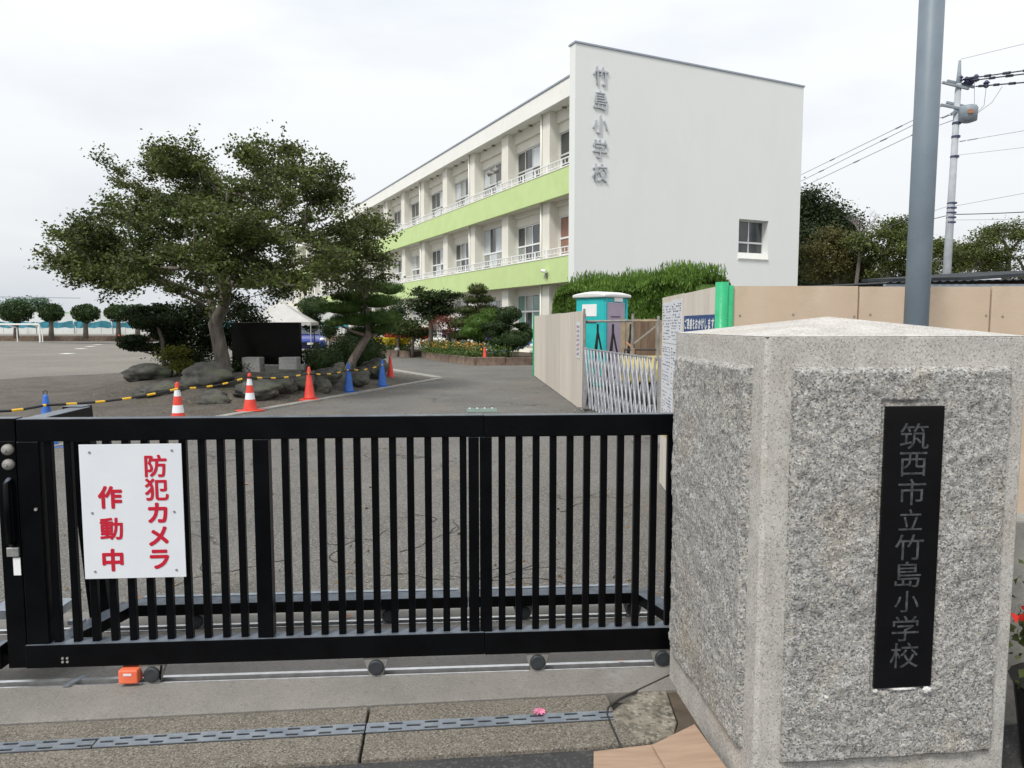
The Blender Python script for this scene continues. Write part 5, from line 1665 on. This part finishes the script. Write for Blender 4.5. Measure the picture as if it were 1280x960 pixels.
def flower_patch(label, pts, width, h, n, gm, fm, zb=.25, fsize=.07, ffrac=.35, hsd=.08):
    """pts polyline on the ground"""
    e = empty('flower_patch', (0, 0, 0), 0, label, 'flowers')
    seg = [np.array(p[:2]) for p in pts]; L = [np.linalg.norm(b - a) for a, b in zip(seg[:-1], seg[1:])]; T = sum(L)
    P = []
    for _ in range(n):
        t = fr_.uniform(0, T); i = 0
        while t > L[i] and i < len(L) - 1: t -= L[i]; i += 1
        q = seg[i] + (seg[i + 1] - seg[i]) * min(1, t / L[i]); q = q + fr_.uniform(-width, width, 2) * .5
        hh_ = h * (1 + .3 * sin(q[0] * 7) * cos(q[1] * 5))
        P.append((q[0], q[1], zb + fr_.uniform(.02, 1) * hh_))
    P = np.array(P)
    o = leaf_mesh('leaves', P, .10, gm, e, fr_, .4, stuff=True)
    m = int(n * ffrac); idx = fr_.integers(0, n, m); Q = P[idx].copy(); Q[:, 2] = zb + h * fr_.uniform(.55, 1.15, m)
    leaf_mesh('blossoms', Q, fsize, fm, e, fr_, .9, stuff=True)
    return e
def gp(px, py, Y): q = at(px, py, Y); return (q.x, q.y)
flower_patch('yellow flowers along the edge of the left planter', [(-7.4, 36.9), (-6.2, 35.8), (-4.9, 34.4)], .5, .55, 2600, FL_gre, FL_yel, ffrac=.30, fsize=.12)
flower_patch('red salvia flowers behind the yellow flowers', [(-6.4, 37.3), (-4.9, 35.9), (-4.2, 35.3)], .7, .85, 1800, FL_gre, FL_red, ffrac=1.2, fsize=.12, zb=.40)
flower_patch('orange and green bedding plants left of the lone red cone', [(-3.9, 33.6), (-2.7, 30.6), (-1.3, 28.0)], .9, .50, 5200, FL_gre, FL_ora, ffrac=.05, fsize=.09)
flower_patch('row of purple flowers behind the bedding plants', [(-3.3, 34.6), (-1.9, 31.5), (-.7, 28.8)], .35, .55, 1100, FL_gre, FL_pur, zb=.62, ffrac=1.6, fsize=.09)
flower_patch('green strappy plants behind the lone red cone', [(-1.1, 28.0), (.0, 28.3)], .6, .45, 900, FL_gre, FL_gre, ffrac=.1)
# garden plants
px_tree('camellia_tree', 'upright camellia tree with bare stems in the school bed', 538, 378, 56, 56, 33.0, 440, L_camel, np.random.default_rng(41), 80, 80, .20, .13, rt=.11, cat='tree')
px_tree('azalea_shrub', 'rounded brownish green shrub left of the camellia', 515, 411, 46, 26, 33.6, 440, L_azal, g2, 50, 90, .22, .10)
px_tree('evergreen_shrub', 'dark broad shrub between the pine and the camellia', 497, 398, 34, 44, 34.5, 440, L_dark, g2, 50, 90, .25, .11)
px_tree('red_leaf_shrub', 'shrub with reddish leaves right of the camellia', 562, 408, 38, 26, 31.5, 440, L_red, g2, 45, 32, .20, .08)
clipped('tiered_pine', 'tall dark tiered pine in front of the school doors', [
    (597, 362, 26, 16), (585, 388, 34, 12, .1), (608, 388, 36, 14, .2), (590, 375, 24, 10), (606, 374, 26, 10, .2), (580, 404, 36, 16, -.1), (612, 404, 34, 14, .2), (576, 420, 30, 14), (596, 396, 30, 14)], 31.0, L_azal, 300, .15, .22,
    trunk_px=[(598, 440), (597, 415), (597, 385), (598, 362)], rt=.07, cat='tree', outw=True)
clipped('bright_juniper', 'bright green spreading juniper before the tiered pine', [(601, 404, 40, 24), (590, 414, 30, 18, -.2), (612, 395, 26, 18, .1), (603, 420, 30, 18)], 29.6, L_bright, 600, .12, .22, rt=.06, outw=True)
clipped('cloud_pruned_shrub', 'cloud pruned shrub with several dark rounded pads by the hoarding', [
    (636, 393, 34, 20), (627, 407, 30, 18, .1), (652, 407, 20, 8, .1), (619, 416, 22, 14, .2), (643, 425, 40, 26, -.2), (657, 418, 24, 18, .2), (624, 428, 26, 18), (610, 408, 20, 10, .3)],
    28.6, L_topi, 900, .075, .5, trunk_px=[(636, 448), (634, 425), (637, 402)], rt=.07, cat='shrub')
hp_ = [at(612, 441, 28.2), at(635, 438.5, 28.3), at(652, 434, 28.3), at(668, 427, 28.4)]
tag(MB().tube(hp_, .03, 8).build('blue_hose', M_hose, smooth=True), 'blue hose lying along the planter under the cloud pruned shrub', 'hose')
for i, (px, py) in enumerate(((496, 424), (554, 424), (590, 428), (666, 432), (572, 425))):
    p = at(px, py, 30.5 + (3 if px < 560 else 0)); o = lump('white_stone', (0, 0, 0), (.13, .10, .10), M_block, None, 40 + i, .3, 2); o.location = (p.x, p.y, .38)
    tag(o, 'small pale stone among the bed plants, %s' % ['below the dark broad shrub', 'under the camellia', 'under the juniper', 'next to the hoarding end', 'under the red leaf shrub'][i], 'stone', 'pale stones in the beds')

# ------------------------------------------------------------------ far side of the yard
fw = empty('yard_wall', (0, 0, 0), 0, 'long pale wall on the far side of the school yard', 'wall')
for i in range(22):
    x0 = -62 + i * 2.4
    boxp('wall_panel', (x0 + .02, 71, .0, x0 + 2.38, 71.15, 2.55 + .12 * (i % 3 == 0)), M_wallw, fw)
boxp('footing', (-62, 66.4, -.05, -8, 67.0, .42), M_edge, fw)
boxp('footing_step', (-62, 67.0, -.05, -8, 70.9, .55), M_kerb, fw)
bs_ = empty('blue_sheeting', (0, 0, 0), 0, 'long strip of blue sheeting in front of the far wall', 'sheeting')
for i in range(11):
    x0 = -53.5 + i * 3.7
    mb = MB(); n = 8
    vs = [(x0 + 3.6 * k / n, 70.2 + .12 * sin(k * 1.7 + i), 1.15 + .06 * sin(k * 2.1 + i)) for k in range(n + 1)] + [(x0 + 3.6 * k / n, 69.9, 1.75 + .10 * sin(k * 1.3 + i * 2)) for k in range(n + 1)]
    mb.add(vs, [(k, k + 1, n + 2 + k, n + 1 + k) for k in range(n)]); mb.build('sheet', M_sheet, bs_)
    MB().tube([(x0, 70, 0.4), (x0, 70, 1.7)], .04, 6).build('post', M_bracket, bs_)
for i, (px, py, w, h) in enumerate(((20, 390, 38, 27), (64, 391, 31, 22), (107, 391.5, 32, 23), (148, 391, 34, 22), (172, 391, 30, 22))):
    clipped('topiary_tree', ['wide dark ball topiary at the left edge of the far yard', 'ball topiary second from the left in the far yard', 'ball topiary third from the left in the far yard',
                              'ball topiary partly behind the cloud pruned tree', 'ball topiary furthest right seen through the island trees'][i],
            [(px, py, w, h)], 64.0, L_topi, 130, .22, .6, trunk_px=[(px, 419), (px, 405), (px, 392)], rt=.24, cat='tree', group='ball topiaries across the yard', zb=.3)
for i, (px, py, w, h, Y) in enumerate(((22, 383, 30, 26, 96), (45, 384, 26, 26, 98), (4, 386, 20, 16, 97), (60, 388, 30, 16, 99))):
    px_tree('far_tree', ['hazy tree behind the leftmost ball topiary', 'hazy tree behind and between the first two ball topiaries', 'low hazy tree at the left frame edge', 'low hazy tree above the second ball topiary'][i],
            px, py, w, h, Y, 410, L_fargr, g2, 40, 70, .45, .35, rt=.2, cat='tree', group='trees beyond the school yard', zbase=0)
def house(px0, px1, py_top, py_eave, Y, label, wall, roof):
    a = at(px0, py_eave, Y); b = at(px1, py_eave, Y); t = at(px0, py_top, Y)
    e = empty('far_house', (a.x, Y, 0), 0, label, 'house', 'houses beyond the yard')
    W_ = b.x - a.x; D = 7.0
    boxp('walls', (0, 0, 0, W_, D, a.z), wall, e)
    mb = MB(); o = .4
    mb.add([(-o, -o, a.z), (W_ + o, -o, a.z), (W_ + o, D + o, a.z), (-o, D + o, a.z), (W_ * .25, D / 2, t.z), (W_ * .75, D / 2, t.z)], [(0, 1, 5, 4), (1, 2, 5), (2, 3, 4, 5), (3, 0, 4), (3, 2, 1, 0)])
    mb.build('roof', roof, e)
    for k in range(2):
        x = W_ * (.25 + .4 * k); boxp('window', (x, -.03, a.z * .55, x + W_ * .15, .01, a.z * .8), M_glassd, e)
M_roofg = pm('green_roof', (.16, .26, .14), (.20, .30, .17), 2, .7)
house(38, 60, 388.5, 393, 84, 'small house with green roof between the first two ball topiaries', M_wallw, M_roofg)
house(78, 100, 389, 392, 88, 'grey roofed house between second and third ball topiary', M_wallw, M_roofd)
house(118, 140, 388, 391.5, 88, 'dark roofed house between third and fourth ball topiary', M_cream, M_roofd)
# football goal
gl = empty('football_goal', (0, 0, 0), 0, 'white football goal on the far left of the yard', 'goal')
q0 = at(-8, 405.5, 60.0); q1 = at(49, 405.5, 60.0)
MB().tube([(q0.x, 60, q0.z), (q1.x, 60, q1.z)], .07, 8).build('crossbar', M_goal, gl)
for q in (q0, q1): MB().tube([(q.x, 60, 0), (q.x, 60, q.z)], .07, 8).build('post', M_goal, gl)
b0 = at(21, 410, 61.5); b1_ = at(52.5, 410, 61.5)
for q in (b0, b1_): MB().tube([(q.x, 61.5, 0), (q.x, 61.5, 1.2), (q.x, 60, q1.z)], .045, 8).build('back_stay', M_goal, gl)
# yard line markings
for i, (px, py, w) in enumerate(((84, 441.5, 6), (101, 435.3, 6), (113, 432.6, 5), (122, 430.5, 4))):
    p = G(px, py); mb = MB(); mb.box(-.25, -.35, 0, .25, .35, .006); o = mb.build('yard_line_mark', M_white); o.location = (p.x, p.y, -.024); o['kind'] = 'structure'

# ------------------------------------------------------------------ right background: trees, car port roofs, utility pole, cables
g3 = np.random.default_rng(77)
def lobed_tree(name, label, lobes, Y, lmat, rng, trunk_px, n=26, leafn=70, lr=.42, lsize=.14, asp=.6, rt=.16, cat='tree', flat=.45):
    """tree made of several lobes (px, py, w, h, dy); trunk_px = list of limbs in pixels"""
    A = []
    for (px, py, w, h, dy) in lobes:
        c = at(px, py, Y + dy); rx = w / 1800 * Y; rz = h / 1800 * Y
        A.append(blob_attr((c.x, c.y, c.z), (rx, rx * .9, rz), n, rng, .15))
    A = np.vstack(A)
    limbs = []
    for k, line in enumerate(trunk_px):
        L_ = []
        for (x, y) in line:
            q = at(x, y, Y); L_.append((q.x, q.y, q.z))
        if k == 0: L_[0] = (L_[0][0], Y, -.1)
        limbs.append(L_)
    return tree(name, label, cat, None, limbs, A, lmat, M_bark, rt, leafn, lr, lsize, asp, rng, None, flat=flat, rtip=.012)
lobed_tree('evergreen_tree', 'dark evergreen tree just right of the school end wall',
    [(1008, 256, 34, 40, 0), (1030, 272, 40, 40, .5), (1005, 300, 40, 60, -.5), (1048, 288, 40, 40, 0), (1020, 320, 60, 60, 0), (1012, 345, 60, 40, 0), (1050, 345, 60, 30, 1)], 44, L_dark, g3,
    [[(1012, 400), (1012, 340), (1010, 290), (1008, 255)], [(1012, 340), (1035, 300), (1048, 285)]], n=36, leafn=130, lr=.5, lsize=.17, rt=.28)
lobed_tree('autumn_tree', 'brownish olive tree between the dark evergreen and the steel pole',
    [(1024, 318, 40, 50, 0), (1042, 302, 40, 34, .4), (1058, 322, 44, 50, -.4), (1036, 340, 60, 30, 0), (1075, 338, 40, 36, 0), (1080, 348, 50, 20, 1)], 38, L_autumn, g3,
    [[(1048, 400), (1046, 350), (1040, 320), (1040, 300)], [(1046, 350), (1062, 325), (1075, 310)]], n=28, leafn=110, lr=.38, lsize=.13, rt=.16)
lobed_tree('autumn_tree', 'olive tree directly behind the steel pole',
    [(1092, 300, 40, 30, 0), (1112, 284, 36, 26, .5), (1128, 304, 44, 34, -.5), (1100, 326, 60, 44, 0), (1140, 322, 40, 36, .4), (1150, 340, 40, 24, 0), (1120, 346, 60, 22, 1)], 36, L_olive, g3,
    [[(1112, 400), (1110, 350), (1108, 318), (1114, 282)], [(1110, 350), (1132, 322), (1142, 300)], [(1108, 330), (1092, 300)]], n=26, leafn=100, lr=.34, lsize=.12, rt=.16)
lobed_tree('autumn_tree', 'low loose tree behind the utility pole',
    [(1168, 312, 34, 18, 0), (1196, 318, 44, 26, .4), (1180, 336, 60, 30, 0), (1215, 332, 36, 30, 0)], 40, L_olive, g3,
    [[(1190, 400), (1188, 350), (1180, 320)], [(1188, 350), (1206, 322)]], n=26, leafn=90, lr=.36, lsize=.13, rt=.14)
lobed_tree('autumn_tree', 'spreading tree with sparse leaves at the right edge',
    [(1222, 306, 40, 22, 0), (1243, 290, 44, 20, .4), (1268, 292, 44, 26, -.4), (1256, 316, 60, 24, 0), (1232, 328, 50, 24, .3), (1284, 322, 50, 40, 0), (1210, 318, 30, 14, 0), (1262, 338, 70, 20, 0)], 33, L_olive, g3,
    [[(1262, 400), (1258, 350), (1240, 322), (1222, 308)], [(1258, 350), (1262, 315), (1250, 288)], [(1262, 315), (1282, 295)], [(1240, 322), (1228, 330), (1208, 338)]], n=22, leafn=75, lr=.27, lsize=.10, rt=.17)
# bare twiggy tree
e = empty('bare_tree', (0, 0, 0), 0, 'leafless twiggy tree top rising above the olive trees', 'tree')
btm = MB(); base = at(1072, 302, 36.5)
def twig(p, d, ln, rr_, dep):
    q = p + d * ln; btm.tube([p, p + d * ln * .5 + Vector(g3.normal(size=3) * ln * .03), q], [rr_, rr_ * .8, rr_ * .55], 5 if dep > 3 else 3, caps=False)
    if dep == 0: return
    for k in range(3 if dep > 1 else 4):
        nd_ = (d + Vector(g3.normal(size=3)) * .42 + Vector((.12, 0, .10))).normalized()
        twig(p + d * ln * g3.uniform(.55, 1.0), nd_, ln * g3.uniform(.55, .8), rr_ * .52, dep - 1)
twig(Vector((base.x, 36.5, 0)), Vector((.03, 0, 1)), base.z - .0, .15, 0)
twig(Vector((base.x, 36.5, base.z - .3)), Vector((.12, 0, 1)).normalized(), .85, .055, 5)
twig(Vector((base.x, 36.5, base.z - .1)), Vector((.45, .1, .9)).normalized(), .80, .045, 5)
btm.build('trunk', pm('bare_twigs', (.14, .125, .12), (.22, .20, .19), 5, .9), e)
cpt = empty('carport', (0, 0, 0), 0, 'corrugated metal carport roof behind the plywood hoarding', 'carport')
ya, yb = 15.0, 21.0
xl, xr = at(1108, 350, 15).x, 14.5
zc0, zc1 = at(1140, 354, 15).z, at(1140, 349, 21).z - .12
mb = MB(); n = 80; vs = []
for k in range(n + 1):
    x = xl + (xr - xl) * k / n; dz = .03 * (k % 2)
    zf = zc0 + (x - xl) * .022
    vs += [(x, ya, zf + dz), (x, yb, zf + .18 + dz)]
fs = [(2 * k, 2 * k + 2, 2 * k + 3, 2 * k + 1) for k in range(n)]
mb.add(vs, fs); mb.build('roof_sheet', M_roofd, cpt)
boxp('front_beam', (xl, ya + .05, zc0 - .12, xr, ya + .12, zc0 - .015), M_trafo, cpt)
for x in (xl + .3, xl + 3.0, xr - .4): boxp('post', (x - .05, ya + .04, 0, x + .05, ya + .13, zc0 - .12), M_bracket, cpt)
cp2 = empty('shed', (0, 0, 0), 0, 'brown timber shed with dark sloping roof at the right edge', 'shed')
a = at(1205, 348, 17.5); b = at(1300, 340, 17.5)
mb = MB(); mb.add([(a.x - .3, 17.0, a.z), (b.x + 1, 17.0, b.z + .05), (b.x + 1, 22, b.z + .30), (a.x - .3, 22, a.z + .25)] + [(a.x - .3, 17.0, a.z - .08), (b.x + 1, 17.0, b.z - .03), (b.x + 1, 22, b.z + .22), (a.x - .3, 22, a.z + .17)],
       [(0, 1, 2, 3), (7, 6, 5, 4), (0, 4, 5, 1), (1, 5, 6, 2), (2, 6, 7, 3), (3, 7, 4, 0)]); mb.build('roof', M_roofd, cp2)
boxp('wall', (a.x + .6, 17.6, 0, b.x + .8, 21.5, a.z - .1), M_rust, cp2)
for k in range(5): boxp('wall_board', (a.x + .62 + k * .55, 17.57, 0, a.x + 1.12 + k * .55, 17.6, a.z - .12), M_dkboard, cp2)

UY = 31.0
ub = at(1183, 350, UY); ut = at(1200, 75, UY)
lean = (at(1198, 105, UY).x - ub.x) / (at(1198, 105, UY).z - ub.z)
up = empty('utility_pole', (ub.x - lean * ub.z, UY, 0), 0, 'concrete utility pole with cross arms and round transformer', 'utility pole')
zt1 = at(1198, 105, UY).z; zt2 = ut.z
MB().tube([(0, 0, -.1), (lean * 6, 0, 6), (lean * zt1, 0, zt1)], [.19, .15, .115], 16).build('pole', M_concp, up, smooth=True)
MB().tube([(lean * zt1, 0, zt1 - .3), (lean * zt2, 0, zt2 - .02)], [.12, .05], 8).build('pole_top', M_trafo, up, smooth=True)
def ul(px, py, dy=0): q = at(px, py, UY + dy); return Vector((q.x - up.location.x, dy, q.z))
for a, b in (((1178, 103), (1211, 111)), ((1184, 101), (1218, 109)), ((1176, 131), (1206, 137)), ((1183, 128), (1215, 135))):
    d0 = -.12 if a[0] in (1178, 1176) else .12
    MB().bar(ul(*a, d0), ul(*b, d0), .09, .09).build('cross_arm', M_trafo, up)
c = ul(1210, 142, -.25)
mb = MB(); mb.lathe([(.16, -.36), (.34, -.30), (.36, .20), (.30, .30), (.10, .34)], 20, c); mb.build('transformer', M_trafo, up, smooth=True)
boxp('transformer_mark', (c.x - .22, c.y - .40, c.z - .08, c.x - .02, c.y - .34, c.z + .06), M_rust, up)
MB().bar(ul(1189, 143, -.1), ul(1196, 138, -.1), .08, .12).build('arm_brace', M_trafo, up)
for py in (154, 171, 196): q = ul(1196 - (py - 150) * .06, py); MB().tube([q - Vector((0, 0, .04)), q + Vector((0, 0, .04))], .17, 12).build('clamp_band', M_insul, up)
for py in (254, 260, 266, 272, 278): q = ul(1190 - (py - 254) * .06, py); MB().tube([q - Vector((0, 0, .03)), q + Vector((0, 0, .03))], .19, 12).build('clamp_band', M_insul, up)
for (px, py) in ((1200, 99), (1220, 98), (1233, 105.5), (1208, 101), (1214, 102)):
    q = ul(px, py); mb = MB(); mb.lathe([(.05, -.14), (.13, -.06), (.07, 0), (.13, .06), (.05, .16)], 10, q); mb.build('insulator', M_insul, up)
def cable(pts, r, lab, mat=M_cable, group='overhead cables at the utility pole', sag=0.0, lumps=None):
    P = []
    for i in range(len(pts) - 1):
        a, b = Vector(pts[i]), Vector(pts[i + 1])
        for k in range(8):
            t = k / 8; q = a.lerp(b, t); q.z -= sag * 4 * t * (1 - t); P.append(q)
    P.append(Vector(pts[-1]))
    mb = MB(); mb.tube(P, r, 5)
    if lumps:
        for t, ln in lumps:
            i = t * (len(P) - 1); k = int(i); q = P[k].lerp(P[min(k + 1, len(P) - 1)], i - k); d = (P[-1] - P[0]).normalized()
            mb.tube([q - d * ln / 2, q + d * ln / 2], r * 2.2, 6)
    o = mb.build('overhead_cable', mat); return tag(o, lab, 'cable', group)
def wp(px, py, Y): q = at(px, py, Y); return (q.x, q.y, q.z)
lm = [(.1, .35), (.35, .3), (.6, .35), (.85, .3)]
cable([wp(1204, 99, 31), wp(1300, 85.5, 27)], .026, 'uppermost thick dark cable running right from the cross arms', lumps=lm)
cable([wp(1212, 101, 31), wp(1300, 90, 27)], .026, 'second thick dark cable running right from the cross arms', lumps=lm)
cable([wp(1220, 108, 31), wp(1300, 101.5, 27)], .026, 'third thick dark cable running right from the cross arms', lumps=lm)
cable([wp(1201, 74, 31), wp(1300, 50, 27)], .010, 'thin wire running right from the very top of the pole', M_cablel)
cable([wp(1177, 133, 31), wp(1144, 149, 33), wp(990, 224, 45)], .016, 'upper of three cables running left behind the steel pole', M_cablel, lumps=[(.15, .5), (.35, .5), (.55, .5), (.8, .5)])
cable([wp(1192, 143, 31), wp(1144, 155, 33), wp(990, 232, 45)], .016, 'middle of three cables running left behind the steel pole', M_cablel, lumps=[(.1, .4), (.4, .5), (.6, .5), (.85, .5)])
cable([wp(1192, 150, 31), wp(1144, 167, 33), wp(990, 240, 45)], .016, 'lower of three cables running left behind the steel pole', M_cablel, lumps=[(.3, .5), (.5, .5), (.7, .5)])
cable([wp(1199, 177, 31), wp(1300, 160, 27)], .010, 'thin wire below the transformer running right', M_cablel, lumps=[(.05, .3), (.15, .25), (.22, .25)])
cable([wp(1196, 194, 31), wp(1300, 182, 27)], .008, 'faint wire beneath the thin one running right', M_cablel)
cable([wp(1191, 268, 31), wp(1300, 264, 27)], .018, 'low telephone cable running right at mid pole height', M_cable, sag=.02)
cable([wp(1191, 258, 31), wp(1300, 238, 27)], .009, 'faint upper telephone wire running right', M_cablel)
cable([wp(1190, 275, 31), wp(1300, 274, 27)], .009, 'lowest faint telephone wire running right', M_cablel)
cable([wp(1190, 268, 31), wp(1144, 279, 33)], .016, 'low telephone cable running left to the steel pole line', M_cable)
cable([wp(1190, 256, 31), wp(1130, 276, 34), wp(1010, 320, 45)], .009, 'faint telephone wire running left over the olive trees', M_cablel)
cable([wp(1233, 106, 30.2), wp(1230, 132, 30.6), wp(1221, 141, 31)], .009, 'drop wire from the third cable down to the transformer', M_cablel)
cable([wp(1218, 100, 30.8), wp(1218, 141, 31)], .009, 'vertical drop wire right of the pole', M_cablel)
cable([wp(1253, 108, 29.5), wp(1240, 128, 30.2), wp(1221, 142, 31)], .009, 'outer curved drop wire to the transformer', M_cablel)
cable([wp(-30, 370.5, 90), wp(100, 372.5, 90)], .05, 'thin wire over the far side of the school yard', M_cablel)

# ------------------------------------------------------------------ right edge: low wall and flowers behind the pillar
boxw = MB(); boxw.box(1.86, 2.80, -.04, 3.4, 2.92, .82); tag(boxw.build('low_side_wall', M_kerb, bevel=.01), 'pale low wall just right of the granite pillar', 'wall')
pt = empty('flower_pot', (1.98, 2.45, 0), 0, 'dark planter with red flowers right of the granite pillar', 'planter')
mb = MB(); mb.lathe([(.13, 0), (.17, .30), (.185, .32)], 20); mb.build('pot', M_bk, pt)
rgp = np.random.default_rng(9)
Pp = np.array([0, 0, .52]) + rgp.normal(size=(500, 3)) * np.array([.10, .09, .10])
leaf_mesh('leaves', Pp, .034, L_azal, pt, rgp, .8)
Pp = np.array([-.05, -.08, .62]) + rgp.normal(size=(90, 3)) * np.array([.08, .07, .05])
leaf_mesh('blossoms', Pp, .035, FL_red, pt, rgp, .9)
for k in range(4): MB().tube([(0, 0, .28), (rgp.normal() * .06, rgp.normal() * .06, .55)], .006, 5).build('stem', L_azal, pt)
